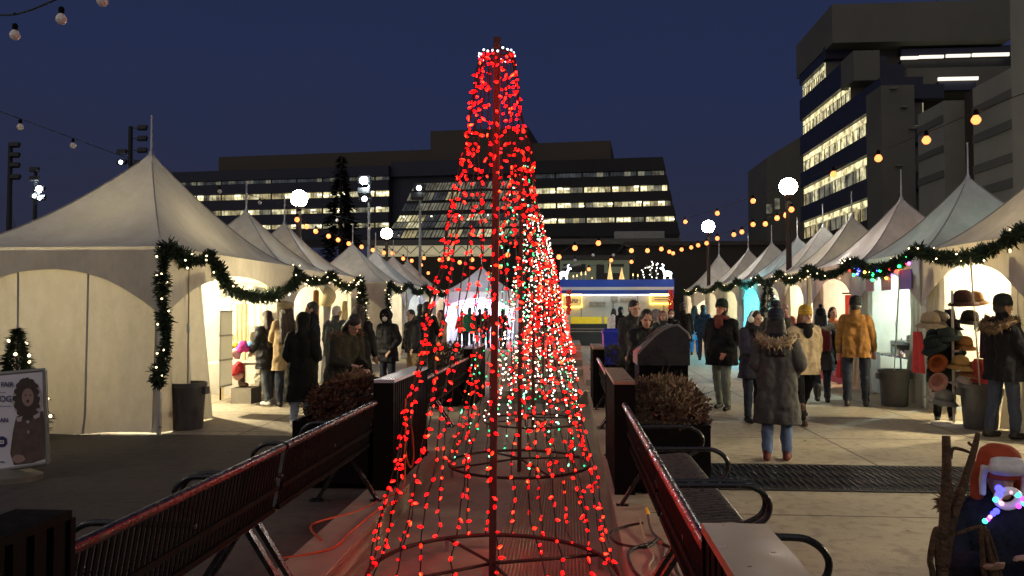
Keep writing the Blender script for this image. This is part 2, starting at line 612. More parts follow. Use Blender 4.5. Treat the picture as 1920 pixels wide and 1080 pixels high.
    if mask:
        mb_ = MB(); mb_.sphere(Hp((0, -.070, -.055)), (.060 * s, .050 * s, .050 * s), 12, 8, H3)
        mb_.build('face_mask', mask, body, smooth=True)
    if fur:
        # hood hanging down the back, edged with fur
        pts = []
        for i in range(17):
            a = R(-30) + R(240) * i / 16
            fk = max(1.0, bulk * .86); pts.append(U((.185 * fk * math.cos(a), .03 + .14 * fk * math.sin(a), 1.455 - .075 * max(0, math.sin(a)))))
        furry('fur_trim', body, pts, .052 * s, fur, 520, .06 * s, seed=int(X * 100) & 255)
    if pack:
        pb = MB()
        cap(U((-.09, .19, 1.05)), .08, U((-.09, .19, 1.30)), .07, pb); cap(U((.09, .19, 1.05)), .08, U((.09, .19, 1.30)), .07, pb)
        cap(U((0, .21, 1.05)), .09, U((0, .21, 1.32)), .08, pb)
        blob('backpack', pb, pack, body, vox=.02, smooth=2)
    if gloves:
        for k in (0, 1):
            sh, el, wr, fo, sd = arm[k]
            gb = MB(); gb.capsule(wr, .04 * s, wr + fo * .13 * s, .035 * s)
            gb.build('glove', gloves, body, smooth=True)
    body['arms_world'] = [list(Matrix.Rotation(R(face), 3, 'Z') @ arm[k][2] + Vector(me_loc)) for k in (0, 1)]
    body['hm'] = [c for row in (Matrix.Translation(me_loc) @ Matrix.Rotation(R(face), 4, 'Z') @ HM).to_4x4() for c in row]
    return body


def wrist(p, k):
    return Vector(p['arms_world'][k])


def foot(px, py): return at(px, py, 0.0)
# ------------------------------------------------------------------ the crowd
def PP(label, px, d, H, **k):
    """someone whose feet cannot be seen: px of the head at depth d"""
    p = atY(px, 580, d)
    return person(label, p.x, d, H, **k)


def PF(label, px, py, H, **k):
    p = foot(px, py)
    return person(label, p.x, p.y, H, **k)

REST = ((6, 10, 14, 0), (6, 10, 14, 0))
POCK = ((-8, 14, 40, 30), (-8, 14, 40, 30))
HOLD = ((25, 8, 75, 20), (25, 8, 75, 20))
# left side
g = 'shoppers in front of the stalls'
PF('woman with long dark hair in a black puffer jacket and white sneakers', 502, 760, 1.62, face=-120, cmat=BLACKPUFF, hem=.68, bulk=1.12, pants=cloth('washed grey jeans', (.07, .08, .10)), shoes=SHOEW, hair='verylong', hmat=HAIRD, arms=((10, 8, 40, 20), (15, 8, 50, 20)), group=g, legs=((8, 6), (-6, 6)))
PF('woman in a tan coat and beige beret with long dark hair', 535, 762, 1.74, face=-150, cmat=TAN, hem=.62, hat='beret', hatm=BERET, hair='verylong', hmat=HAIRD, group=g, arms=HOLD)
PF('woman in a long black hooded coat and pale jeans, back turned', 566, 800, 1.58, face=176, cmat=cloth('long black', (.009, .009, .008), spec=.15), hem=.40, bulk=1.16, pants=JEANL, shoes=SHOEW, hood=True, arms=POCK, group=g, legs=((4, 6), (-4, 2)))
PP('bareheaded dark-haired man in profile wearing a navy jacket', 588, 13.2, 1.765, face=-78, cmat=NAVY, hem=.75, hair='crop', arms=REST, group=g)
PP('white haired person in a slate grey jacket between two stalls', 627, 15.0, 1.70, face=165, cmat=cloth('slate jacket', (.06, .07, .07)), hem=.75, hair='crop', hmat=HAIRW, group=g, bulk=1.1)
PP('woman in a long black coat with very long brown hair down her back', 672, 12.5, 1.72, face=172, cmat=cloth('ink', (.008, .008, .009)), hem=.38, bulk=1.05, hair='verylong', hmat=HAIRD, group=g)
pw = PP('woman in an olive parka bending over the phone in her hands', 638, 9.4, 1.63, face=58, cmat=OLIVE, hem=.50, bulk=1.16, hair='bob', hmat=HAIRB, lean=16, head=(0, 32), arms=((18, 6, 62, 24), (22, 6, 58, 22)), fur=FURD, detail=True, group=g)
PP('man in a hooded black puffer wearing a pale face mask', 727, 14.5, 1.63, face=-28, cmat=BLACKPUFF, hem=.72, bulk=1.2, hood=True, mask=WHITEC, arms=POCK, group=g, detail=True)
PP('man in a black padded jacket with beige trousers', 775, 16.0, 1.63, face=-48, cmat=BLACKPUFF, hem=.80, bulk=1.15, hooddown=True, pants=KHAKI, hair='crop', arms=REST, group=g, detail=True)
PP('dark figure in a black coat facing away towards the lit stall doorway', 800, 17.4, 1.80, face=170, cmat=BLACKCOAT, hem=.7, hair='bob', group=g)
PP('woman in a cream coat seen through the red tree lights', 826, 18.5, 1.62, face=-40, cmat=cloth('cream coat', (.40, .30, .20)), hem=.6, hair='bob', hmat=HAIRD, arms=HOLD, group=g)
PP('man in a black bomber looking at the far end of the row', 788, 19.5, 1.77, face=150, cmat=CHAR, hair='crop', group=g)
g2 = 'people in front of the bright far tent'
PP('person in a green parka before the bright purple tent', 880, 33.0, 1.72, face=175, cmat=GREENC, hem=.7, bulk=1.1, hair='crop', group=g2)
PP('person in a dark jacket and pale trousers before the bright tent', 899, 33.6, 1.66, face=170, cmat=cloth('plum jacket', (.05, .02, .03)), pants=cloth('pale trousers', (.35, .30, .30)), hair='crop', group=g2)
PP('person in a maroon hooded jacket close to the tree pole', 911, 33.2, 1.72, face=160, cmat=BURG, hair='crop', hmat=HAIRD, group=g2)
PP('short person in a red jacket at the edge of the bright tent', 866, 33.4, 1.58, face=-20, cmat=REDC, hair='crop', group=g2)
PP('person in a black coat right of the tree pole by the bright tent', 943, 32.0, 1.66, face=140, cmat=BLACKCOAT, hair='crop', hem=.6, group=g2)
# towards the blue-topped stand
g3 = 'people gathered in front of the blue-topped food stand'
eat = PP('woman in a black jacket lifting food to her mouth with both hands', 1204, 10.6, 1.66, face=12, cmat=BLACKPUFF, hem=.7, bulk=1.3, hair='bob', hmat=HAIRB, lean=14, head=(-6, 8), arms=((46, 4, 88, 42), (42, 4, 96, 34)), detail=True, group=g3)
PP('man in a dark grey jacket standing behind the woman who eats', 1188, 12.4, 1.78, face=25, cmat=CHAR, hem=.75, bulk=1.2, hooddown=True, hair='crop', head=(0, 14), detail=True, group=g3)
PP('person in a white jacket near the yellow counter front', 1150, 27, 1.66, face=150, cmat=WHITEC, hair='bob', hmat=HAIRD, group=g3)
PP('man in a black coat looking right beside the yellow counter', 1162, 26, 1.72, face=120, cmat=BLACKCOAT, hair='crop', group=g3)
PP('woman with auburn hair under the lit yellow menu sign', 1243, 17.5, 1.60, face=-6, cmat=cloth('dark green', (.02, .03, .022)), hair='bob', hmat=HAIRR, group=g3, arms=HOLD)
PP('person in a pale grey hood beside the auburn haired woman', 1229, 19.5, 1.62, face=40, cmat=cloth('pale grey', (.22, .21, .22)), hood=True, group=g3)
PP('person wearing a white face mask and dark clothes by the stand corner', 1258, 20.0, 1.64, face=10, cmat=BLACKCOAT, hair='crop', mask=WHITEC, group=g3)
PF('tall man in a black jacket and black trousers with his back turned', 1281, 690, 1.82, face=170, cmat=BLACKCOAT, hem=.72, bulk=1.2, hair='crop', pants=CHAR, shoes=cloth('white trainers', (.5, .48, .45)), group=g3, legs=((10, 8), (-12, 10)))
PF('woman in a bright blue long coat with her dark hair loose', 1303, 666, 1.76, face=165, cmat=CYAN, hem=.55, hair='long', hmat=HAIRB, pants=cloth('blue trousers', (.02, .11, .28)), group=g3)
PP('man in a dark blue jacket right of the bright blue coat', 1318, 25.5, 1.78, face=160, cmat=cloth('deep blue', (.012, .03, .06)), hair='crop', group=g3)
# right side
g = 'shoppers in front of the stalls'
PF('man in a black jacket and black beanie with grey-green jeans', 1354, 768, 1.79, face=-32, cmat=BLACKCOAT, hem=.72, bulk=1.32, pants=JEANG, shoes=SHOEB, boots=True, hat='beanie', hatm=cloth('green black knit', (.01, .016, .014), quilt=8), hair='crop', scarf=cloth('wine scarf', (.12, .03, .025)), arms=POCK, legs=((-10, 4), (14, 22)), head=(-18, -2), detail=True, group=g, skin=M('ruddy skin', (.42, .18, .12), .55, var=.1))
em = PP('woman with white earmuffs in a dark hooded sweatshirt', 1411, 11.6, 1.62, face=18, cmat=cloth('dark violet', (.022, .02, .035)), hem=.70, bulk=1.15, hair='long', hmat=HAIRB, scarf=CHAR, arms=HOLD, detail=True, group=g)
PF('woman in a long grey parka with a beige fur hood and blue jeans', 1458, 863, 1.62, face=160, cmat=GREYCOAT, hem=.44, bulk=1.16, pants=JEANM, shoes=SHOER, hat='bobble', hatm=BLUHAT, hair='long', hmat=HAIRB, fur=FUR, arms=POCK, legs=((3, 3), (-6, 4)), detail=True, group=g, scarf=NAVY)
PP('man in a dark flat cap behind the grey parka', 1455, 14.0, 1.78, face=-15, cmat=OLIVE, hat='cap', hair='crop', hmat=HAIRD, group=g, skin=SKIN2)
PF('woman striding in a cream padded jacket and mustard knit hat', 1508, 794, 1.69, face=8, cmat=BEIGE, hem=.74, bulk=1.26, pants=BLACKCOAT, shoes=SHOEBR, boots=True, hat='beanie', hatm=YELHAT, hair='bob', hmat=HAIRR, scarf=BLACKCOAT, arms=POCK, legs=((16, 6), (-20, 14)), stance=.11, detail=True, group=g)
PF('woman in a black coat with a pale fur hood and burgundy backpack', 1541, 755, 1.63, face=168, cmat=cloth('faded black', (.03, .03, .033)), hem=.62, bulk=1.15, pants=JEAND, shoes=SHOEB, boots=True, hat='bobble', hatm=BLKHAT, hair='long', fur=FURG, pack=BURG, gloves=BLACKCOAT, legs=((4, 4), (-14, 12)), group=g)
PP('bald vendor with a pink face inside the warm lit tent', 1470, 17.0, 1.78, face=10, cmat=ROSE, hair=None, group='vendors')
PP('woman with brown hair at the counter of the warm lit tent', 1448, 16.2, 1.66, face=120, cmat=cloth('brown wool', (.10, .06, .03)), hair='bob', hmat=HAIRD, group=g)
PP('vendor in an orange top beneath the red hanging sign', 1561, 17.7, 1.68, face=-10, cmat=cloth('orange top', (.55, .22, .10)), hair='bob', hmat=HAIRB, group='vendors')
mus = PF('man in a mustard jacket and navy trousers with his back turned', 1606, 762, 1.83, face=160, cmat=MUSTARD, hem=.80, bulk=1.12, hooddown=True, pants=JEAND, shoes=SHOEB, hat='beanie', hatm=BLKHAT, hair='crop', arms=((4, 10, 10, 0), (4, 10, 10, 0)), legs=((3, 3), (-3, 3)), stance=.13, detail=True, group=g)
PF('man in a black parka with a brown fur hood and dark beanie', 1884, 822, 1.80, face=104, cmat=cloth('coal parka', (.007, .007, .009), spec=.15), hem=.72, bulk=1.25, pants=cloth('indigo jeans', (.035, .045, .075)), shoes=SHOEB, hat='beanie', hatm=cloth('dark teal knit', (.010, .013, .014), quilt=8), hair='crop', fur=FURD, arms=REST, legs=((6, 4), (-6, 6)), detail=True, group=g, skin=M('warm skin', (.45, .24, .16), .55, var=.1))
PP('person in a dark green jacket and black boots behind the hat rack', 1768, 11.9, 1.60, face=-20, cmat=cloth('bottle green', (.018, .026, .022)), hem=.62, bulk=1.2, pants=BLACKCOAT, boots=True, hair='bob', hmat=HAIRB, arms=HOLD, lean=12, group=g)
# the child close to the camera
kp = atY(1868, 830, 2.98)
kid = person('child in a navy snowsuit and rust bomber hat with white brim', kp.x, 2.98, 1.12, face=-14, cmat=cloth('navy speckle', (.014, .016, .030), var=.6, nscale=60), hem=.40, bulk=1.5, pants=NAVY, shoes=SHOEB, hair=None, arms=((24, 16, 66, 28), (30, 8, 92, 40)), head=(4, 6), detail=True, stance=.11, fur=FURD)
# hat of the child: ear flaps, fur brim
hm = Matrix([kid['hm'][i * 4:i * 4 + 4] for i in range(4)])
ki = root_inv(kid)
ks = 1.12 / 1.75
def HK(p): return Vector(kid.location) + (Matrix.Rotation(R(-14), 3, 'Z') @ ((ki @ hm @ Vector(p)) * ks))
# (hm is unscaled: rebuild in the child's own frame)
def HL(p):
    q = ki @ (hm @ Vector(p))
    return q * ks
RUST = cloth('rust felt', (.36, .06, .022)); WFUR = M('white fur', (.66, .62, .60), .95, var=.2, nscale=30)
hb = MB(); h3 = (ki @ hm).to_3x3()
hb.lathe([(.112, -.01), (.118, .03), (.118, .08), (.105, .125), (.07, .155), (.0003, .17)], HL((0, .01, .01)), 22, h3 * ks, sx=.95, sy=1.05)
for sd in (-1, 1):
    hb.capsule(HL((sd * .105, .015, .03)), .036 * ks * 1.2, HL((sd * .112, .0, -.12)), .030 * ks * 1.2)
hat_ = blob('hat', hb, RUST, kid, vox=.006, smooth=3, wrinkle=.006)
wb = MB()
wb.tube([HL((x, -.098 - .012 * math.cos(x * 14), .075)) for x in (-.085, -.06, -.03, 0, .03, .06, .085)], [.018, .024, .026, .027, .026, .024, .018], 10)
wb.tube([HL((x, -.088 - .012 * math.cos(x * 14), .105)) for x in (-.08, -.05, 0, .05, .08)], [.014, .02, .022, .02, .014], 10)
for sd in (-1, 1):
    wb.tube([HL((sd * .098, -.07, .075)), HL((sd * .105, -.06, .0)), HL((sd * .102, -.055, -.10))], [.015, .013, .012], 8)
blob('hat_brim', wb, WFUR, kid, vox=.005, smooth=2, wrinkle=.008)
finish_blobs()
def smooth_path(pts, n=8):
    pts = [Vector(p) for p in pts]; out = []
    for i in range(len(pts) - 1):
        p0 = pts[max(i - 1, 0)]; p1 = pts[i]; p2 = pts[i + 1]; p3 = pts[min(i + 2, len(pts) - 1)]
        for k in range(n):
            t = k / n
            out.append(.5 * ((2 * p1) + (p2 - p0) * t + (2 * p0 - 5 * p1 + 4 * p2 - p3) * t * t + (3 * p1 - p0 - 3 * p2 + p3) * t ** 3))
    out.append(pts[-1])
    return out


# ------------------------------------------------------------------ ground
CONC = M('plaza concrete', (.37, .325, .24), .62, var=.22, nscale=1.3, bump=.25, bscale=60)
def add_joints(m, sx, sy, ox, oy, dark=.45):
    nt = m.node_tree; N = nt.nodes; L = nt.links
    b = N['Principled BSDF']
    src = b.inputs['Base Color'].links[0].from_socket
    geo = N.new('ShaderNodeNewGeometry')
    mp = N.new('ShaderNodeMapping'); mp.inputs['Location'].default_value = (ox, oy, 0)
    L.new(geo.outputs['Position'], mp.inputs['Vector'])
    br = N.new('ShaderNodeTexBrick'); br.offset = 0; br.squash = 1
    br.inputs['Scale'].default_value = 1; br.inputs['Mortar Size'].default_value = .016; br.inputs['Mortar Smooth'].default_value = .2
    br.inputs['Brick Width'].default_value = sx; br.inputs['Row Height'].default_value = sy
    br.inputs['Color1'].default_value = (.93, .93, .93, 1); br.inputs['Color2'].default_value = (1.08, 1.07, 1.05, 1)
    br.inputs['Mortar'].default_value = (dark, dark, dark, 1); br.inputs['Bias'].default_value = 0
    L.new(mp.outputs[0], br.inputs['Vector'])
    # dark trodden spots and stains
    nz = N.new('ShaderNodeTexNoise'); nz.inputs['Scale'].default_value = 9; nz.inputs['Detail'].default_value = 8
    L.new(geo.outputs['Position'], nz.inputs['Vector'])
    mr = N.new('ShaderNodeMapRange'); mr.inputs['From Min'].default_value = .35; mr.inputs['From Max'].default_value = .5
    mr.inputs['To Min'].default_value = .72; mr.inputs['To Max'].default_value = 1
    L.new(nz.outputs['Fac'], mr.inputs['Value'])
    m1 = N.new('ShaderNodeVectorMath'); m1.operation = 'MULTIPLY'
    L.new(src, m1.inputs[0]); L.new(br.outputs['Color'], m1.inputs[1])
    m2 = N.new('ShaderNodeVectorMath'); m2.operation = 'SCALE'
    L.new(m1.outputs[0], m2.inputs[0]); L.new(mr.outputs[0], m2.inputs['Scale'])
    L.new(m2.outputs[0], b.inputs['Base Color'])
add_joints(CONC, 1.9, 1.9, .55, 1.2, .30)
DIMPAV = M('shade darkened paving', (.074, .064, .055), .75, var=.25, nscale=2.5, bump=.4, bscale=80)  # concrete darkened: the weak light on the left ground goes into its colour
add_joints(DIMPAV, 2.4, 2.4, .3, .8, .7)
KERB = M('kerb concrete', (.33, .29, .22), .6, var=.2, nscale=4, bump=.3, bscale=50)
CHF = M('channel concrete', (.24, .23, .175), .7, var=.28, nscale=2.5, bump=.3, bscale=60)
XL, XR, CZ, CY0, CY1 = -1.50, .364, -.20, -4.0, 16.2
m = MB()
FAR = 900
for (x0, x1, y0, y1) in ((XR, FAR, -60, 60), (-FAR, XR, -60, CY0), (XL, XR, CY1, 60), (-FAR, FAR, 60, FAR)):
    m.quad((x0, y0, 0), (x1, y0, 0), (x1, y1, 0), (x0, y1, 0))
m.quad((-FAR, 9.9, 0), (XL, 9.9, 0), (XL, 60, 0), (-FAR, 60, 0))
tag(m.build('ground', CONC), kind='structure')
m = MB()
m.quad((-FAR, CY0, 0), (XL, CY0, 0), (XL, 9.9, 0), (-FAR, 9.9, 0))
tag(m.build('shaded_pavement', DIMPAV), kind='structure')
# sunken channel: floor, walls, ribbed strip
m = MB()
m.quad((XL, CY0, CZ), (XR, CY0, CZ), (XR, CY1, CZ), (XL, CY1, CZ))
m.quad((XL, CY0, 0), (XL, CY1, 0), (XL, CY1, CZ), (XL, CY0, CZ))
m.quad((XR, CY0, 0), (XR, CY1, 0), (XR, CY1, CZ), (XR, CY0, CZ))
m.quad((XL, CY1, 0), (XR, CY1, 0), (XR, CY1, CZ), (XL, CY1, CZ))
m.quad((XL, CY0, 0), (XR, CY0, 0), (XR, CY0, CZ), (XL, CY0, CZ))
tag(m.build('channel_floor', CHF), kind='structure')
m = MB()
nr = 26; x0r, x1r = -.55, .14
def ribs(u, v):
    x = x0r + (x1r - x0r) * u
    return (x, CY0 + .2 + (12.6 - CY0) * v, CZ + .006 + .012 * (0.5 + .5 * math.cos(u * nr * 2 * PI)))
m.grid(ribs, nr * 6, 1)
tag(m.build('channel_ribbed_strip', M('ribbed mat', (.24, .20, .135), .7, var=.2, nscale=3, bump=.2), smooth=True, fix=False), kind='structure')
m = MB()
m.bbox(XL - .34, XL - .003, CY0, CY1 - .2, .0, .012); tag(m.build('channel_kerb', KERB), kind='structure')
m = MB()
m.bbox(XR + .003, XR + .24, CY0, CY1 - .2, .0, .012); tag(m.build('channel_kerb', KERB), kind='structure')
# crossing slab and cascade steps going up behind it
m = MB()
for i, (y0, y1, z) in enumerate(((15.3, 16.5, .03), (16.51, 19.4, .004), (19.41, 20.4, .16), (20.41, 21.4, .32), (21.41, 22.4, .48), (22.41, 26, .62))):
    m.bbox(XL + .02, XR - .02 if i else XR + .2, y0, y1, -.19 if i == 0 else -.02, z)
tag(m.build('cascade_steps', CHF), kind='structure')
m = MB(); m.bbox(XR - .01, XR + .16, 16.52, 26.2, 0, .16); tag(m.build('cascade_side_wall', KERB), kind='structure')
m = MB(); m.bbox(XL - .16, XL + .01, 16.52, 26.2, 0, .16); tag(m.build('cascade_side_wall', KERB), kind='structure')
# steel grating set in the paving, right
GRT = M('grating steel', (.06, .062, .06), .45, metal=.5, var=.3, nscale=12, bump=.4, bscale=40)
ga = at(1360, 918, 0); gb_ = at(1400, 872, 0)
gx0, gx1, gy0, gy1 = 1.35, 6.2, ga.y, gb_.y
t = thing('trench_grate', 'wide dark steel grating set across the paving behind the right bench', 'grate', (2.4, (gy0 + gy1) / 2, 0))
m = MB()
for (a, b_) in (((gx0, gy0), (gx1, gy0)), ((gx0, gy1), (gx1, gy1))): m.bar((a[0], a[1], .008), (b_[0], b_[1], .008), .05, .012)
m.build('frame', GRT, t, world=True)
m = MB()
n = 74
for i in range(n):
    x = gx0 + (gx1 - gx0) * (i + .5) / n
    m.bar((x - .05, gy0 + .03, .010), (x + .05, gy1 - .03, .010), .022, .008)
    m.bar((x + .05, gy0 + .03, .014), (x - .05, gy1 - .03, .014), .016, .006)
m.bbox(gx0, gx1, gy0, gy1, .001, .004)
m.build('bars', GRT, t, world=True)

m = MB(); rg = random.Random(77)
for _ in range(420):
    x = rg.choice((rg.uniform(-6, -1.9), rg.uniform(.7, 5.5), rg.uniform(XL + .1, XR - .1))); y = rg.uniform(2.4, 15)
    z = CZ + .035 if XL < x < XR else .008
    a = rg.random() * 6.3; l = rg.uniform(.008, .028); w_ = l * rg.uniform(.3, .6)
    u = Vector((math.cos(a), math.sin(a), rg.uniform(-.1, .1))) * l; v = Vector((-math.sin(a), math.cos(a), rg.uniform(-.1, .1))) * w_
    p = Vector((x, y, z)); m.add([p - u, p - v, p + u, p + v], [(0, 1, 2, 3)])
tag(m.build('leaf_litter', M('leaf litter', (.10, .06, .03), .9, var=.5, nscale=30), fix=False), 'small dry leaves scattered over the paving', 'litter', kind='stuff')
# ------------------------------------------------------------------ benches and slatted panels
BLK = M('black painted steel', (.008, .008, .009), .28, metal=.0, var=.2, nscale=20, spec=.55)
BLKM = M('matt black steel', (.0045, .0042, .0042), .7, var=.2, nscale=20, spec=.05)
SEATLIT = M('seat steel lightened as lit', (.085, .078, .068), .32, var=.2, nscale=20, spec=.9)  # bench black lightened: glints from the overhead bulbs are put into the base colour
PTOP = M('panel top sheet', (.36, .25, .16), .35, metal=.6, var=.12, nscale=7)
PTOPW = M('panel top zinc', (.42, .42, .44), .35, metal=.6, var=.12, nscale=7)


def bench_parts(t, L, sd):
    """sd=+1: the seat faces +x. Origin at the back, centre of the length."""
    n0_ = int(L / .042)
    prof_b = [(-.02, .83), (.015, .62), (.035, .50), (.06, .455)]
    prof_s = [(.06, .455), (.12, .435), (.28, .43), (.42, .445), (.485, .44), (.515, .415), (.505, .38)]
    for nm, prof in (('backrest', prof_b), ('seat', prof_s)):
        m = MB()
        n = n0_ if nm == 'backrest' else int(L / .060)
        for i in range(n):
            y = -L / 2 + L * (i + .5) / n
            if nm == 'seat':
                m.tube(smooth_path([(sd * x, y, z) for x, z in prof], 2), .0105, 6); continue
            m_ = []
            for x, z in prof: m_.append((sd * x, z))
            vs = []; fs = []
            for x, z in m_:
                vs += [(x, y - .012, z), (x, y + .012, z)]
            k = len(m_)
            # give the strap a thickness
            vs2 = [(x - .0 * sd, yy, z - .007) if nm == 'seat' else (x - sd * .007, yy, z) for (x, yy, z) in vs]
            for j in range(k - 1):
                fs.append((2 * j, 2 * j + 1, 2 * j + 3, 2 * j + 2))
                fs.append((2 * k + 2 * j, 2 * k + 2 * j + 2, 2 * k + 2 * j + 3, 2 * k + 2 * j + 1))
                fs.append((2 * j, 2 * j + 2, 2 * k + 2 * j + 2, 2 * k + 2 * j))
                fs.append((2 * j + 1, 2 * k + 2 * j + 1, 2 * k + 2 * j + 3, 2 * j + 3))
            m.add(vs + vs2, fs)
        for (x, z) in ((prof[1][0], prof[1][1] - .015), (prof[-2][0], prof[-2][1] - .02)):
            m.bar((sd * x - sd * .012, -L / 2, z), (sd * x - sd * .012, L / 2, z), .016, .03)
        m.build(nm, SEATLIT if nm == 'seat' else BLKM, t)
    m = MB(); m.tube([(-.022 * sd, -L / 2 - .01, .84), (-.022 * sd, L / 2 + .01, .84)], .024, 12); m.build('top_rail', BLK, t, smooth='auto')
    for y in (-L / 2 + .02, 0, L / 2 - .02):
        m = MB()
        pts = [(-.0, y, .66), (.20, y, .665), (.46, y, .668), (.54, y, .655), (.60, y, .61), (.62, y, .55), (.59, y, .48), (.50, y, .43)]
        m.tube(smooth_path([(sd * a, b, c) for a, b, c in pts], 4), .0165, 10); m.build('armrest', BLK, t, smooth=True)
    for y in (-L / 2 + .04, L / 2 - .04):
        for xs in (0, 1):
            m = MB()
            m.bar((sd * .20, y, .425), (sd * (-.06 if xs == 0 else .46), y, .02), .045, .028)
            m.bbox(sd * (-.10 if xs == 0 else .42), sd * (.0 if xs == 0 else .52), y - .03, y + .03, 0, .02)
            m.build('leg', BLK, t)


BXL, BXR = -1.70, .49
def bench(label, x, y0, y1, sd):
    t = thing('park_bench', label, 'bench', (x, (y0 + y1) / 2, 0), 0, 'black strap-steel benches along the channel')
    bench_parts(t, y1 - y0, sd)
    return t
for x, sd, w in ((BXL, -1, 'left'), (BXR, 1, 'right')):
    o = 'white tent' if sd < 0 else 'grating'
    bench(f'black steel bench nearest the camera on the {w} side of the channel', x, 2.44, 4.44, sd)
    bench(f'black steel bench on the {w} side running up to the second slatted panel', x, 4.50, 6.60, sd)
    bench(f'far black steel bench on the {w} side beyond the second slatted panel', x, 8.75, 10.75, sd)
    bench(f'furthest black steel bench on the {w} side before the third slatted panel', x, 10.82, 12.8, sd)


def panel(label, x, y0, y1, top):
    t = thing('slatted_panel', label, 'panel', (x, (y0 + y1) / 2, 0), 0, 'black slatted end panels between the benches')
    L = y1 - y0
    m = MB(); m.box((0, 0, .995), (.19, L, .028)); m.build('top_cap', top, t)
    m = MB()
    n = int(L / .085)
    for i in range(n):
        m.box((0, -L / 2 + L * (i + .5) / n, .50), (.17, .055, .955))
    m.bbox(-.03, .03, -L / 2 + .02, L / 2 - .02, .03, .97)
    m.build('slats', BLKM, t)
    for y in (-L / 2 - .012, L / 2 + .012):
        m = MB(); m.box((0, y, .49), (.184, .024, .98)); m.build('end_plate', BLKM, t)
for x, w, top in ((BXL + .02, 'left', PTOPW), (BXR, 'right', PTOP)):
    panel(f'black slatted panel nearest the camera on the {w} side', x, .7, 2.38, top if w == 'right' else BLKM)
    panel(f'second black slatted panel on the {w} side, beside the near shrub planter', x, 6.95, 8.6, top)
    panel(f'third black slatted panel on the {w} side, beyond the far benches', x, 13.0, 14.6, top)

# ------------------------------------------------------------------ planters with shrubs
TWIG = M('dry brown leaves', (.075, .040, .020), .8, var=.5, nscale=10)
TWIG2 = M('dull olive leaves', (.055, .045, .018), .8, var=.5, nscale=10)


def shrub(label, c, r, mat, n=2600, seed=1):
    rg = random.Random(seed)
    t = thing('shrub', label, 'shrub', c, 0, 'clipped brown shrubs in black planters')
    m = MB()
    for _ in range(26):
        d = Vector((rg.gauss(0, .6), rg.gauss(0, .6), rg.uniform(.4, 1))).normalized()
        m.tube([(0, 0, -.12), (d.x * r[0] * .5, d.y * r[1] * .5, d.z * r[2] * .5), (d.x * r[0] * .92, d.y * r[1] * .92, d.z * r[2] * .92)], [.012, .007, .003], 5)
    m.build('stems', M('twig bark', (.06, .04, .025), .8), t)
    m = MB()
    for _ in range(n):
        d = Vector((rg.gauss(0, 1), rg.gauss(0, 1), rg.gauss(0, 1) * .9 + .25)).normalized()
        q = rg.uniform(.62, 1.0) ** .6
        f = 1 + .16 * noise.noise(d * 2.6 + Vector((seed, 0, 0)))
        p = Vector((d.x * r[0], d.y * r[1], max(-.12, d.z * r[2]))) * q * f
        if p.z < -.1: continue
        u = (d + Vector((rg.gauss(0, .6), rg.gauss(0, .6), rg.gauss(0, .6)))).normalized()
        w = u.orthogonal().normalized()
        l = rg.uniform(.03, .065); b = .012
        m.add([p - w * b, p + u * l * .5 - w * b * 1.3, p + u * l, p + u * l * .5 + w * b * 1.3], [(0, 1, 2, 3)])
    m.build('foliage', mat, t, fix=False)
    m = MB()
    for _ in range(90):
        d = Vector((rg.gauss(0, 1), rg.gauss(0, 1), abs(rg.gauss(0, .8)))).normalized()
        a = Vector((d.x * r[0], d.y * r[1], d.z * r[2]))
        e = (d + Vector((rg.gauss(0, .5), rg.gauss(0, .5), rg.gauss(0, .5)))).normalized()
        m.tube([a * .8, a + e * .02, a + e * rg.uniform(.06, .16)], [.004, .003, .0015], 4)
    m.build('twigs', M('twig bark', (.06, .04, .025), .8), t)['kind'] = 'stuff'
    return t


def planter(label, x0, x1, y0, y1, h):
    t = thing('planter_box', label, 'planter', ((x0 + x1) / 2, (y0 + y1) / 2, 0), 0, 'black box planters behind the slatted panels')
    m = MB()
    th = .04
    m.bbox(x0, x1, y0, y0 + th, .05, h); m.bbox(x0, x1, y1 - th, y1, .05, h)
    m.bbox(x0, x0 + th, y0 + th, y1 - th, .05, h); m.bbox(x1 - th, x1, y0 + th, y1 - th, .05, h)
    m.build('box', BLKM, t, world=True)
    m = MB(); m.bbox(x0 + th, x1 - th, y0 + th, y1 - th, .06, h - .06); m.build('soil', M('soil', (.03, .02, .014), .9), t, world=True)
    m = MB(); m.bbox(x0 + .05, x1 - .05, y0 + .05, y1 - .05, 0, .05); m.build('base', BLKM, t, world=True)
SH = [('right', .60, 1.25, 1), ('left', -2.55, -1.84, -1)]
for w, x0, x1, sd in SH:
    planter(f'black planter box behind the second slatted panel on the {w} side', x0, x1, 7.0, 8.5, .62)
    shrub(f'rounded brown shrub in the near planter on the {w} side', ((x0 + x1) / 2, 7.75, .64), (.42, .76, .34), TWIG, 4200, 3 + sd)
    planter(f'black planter box behind the third slatted panel on the {w} side', x0, x1, 13.0, 14.6, .62)
    shrub(f'olive brown shrub in the far planter on the {w} side', ((x0 + x1) / 2, 13.8, .64), (.52, .85, .40), TWIG2, 2200, 9 + sd)

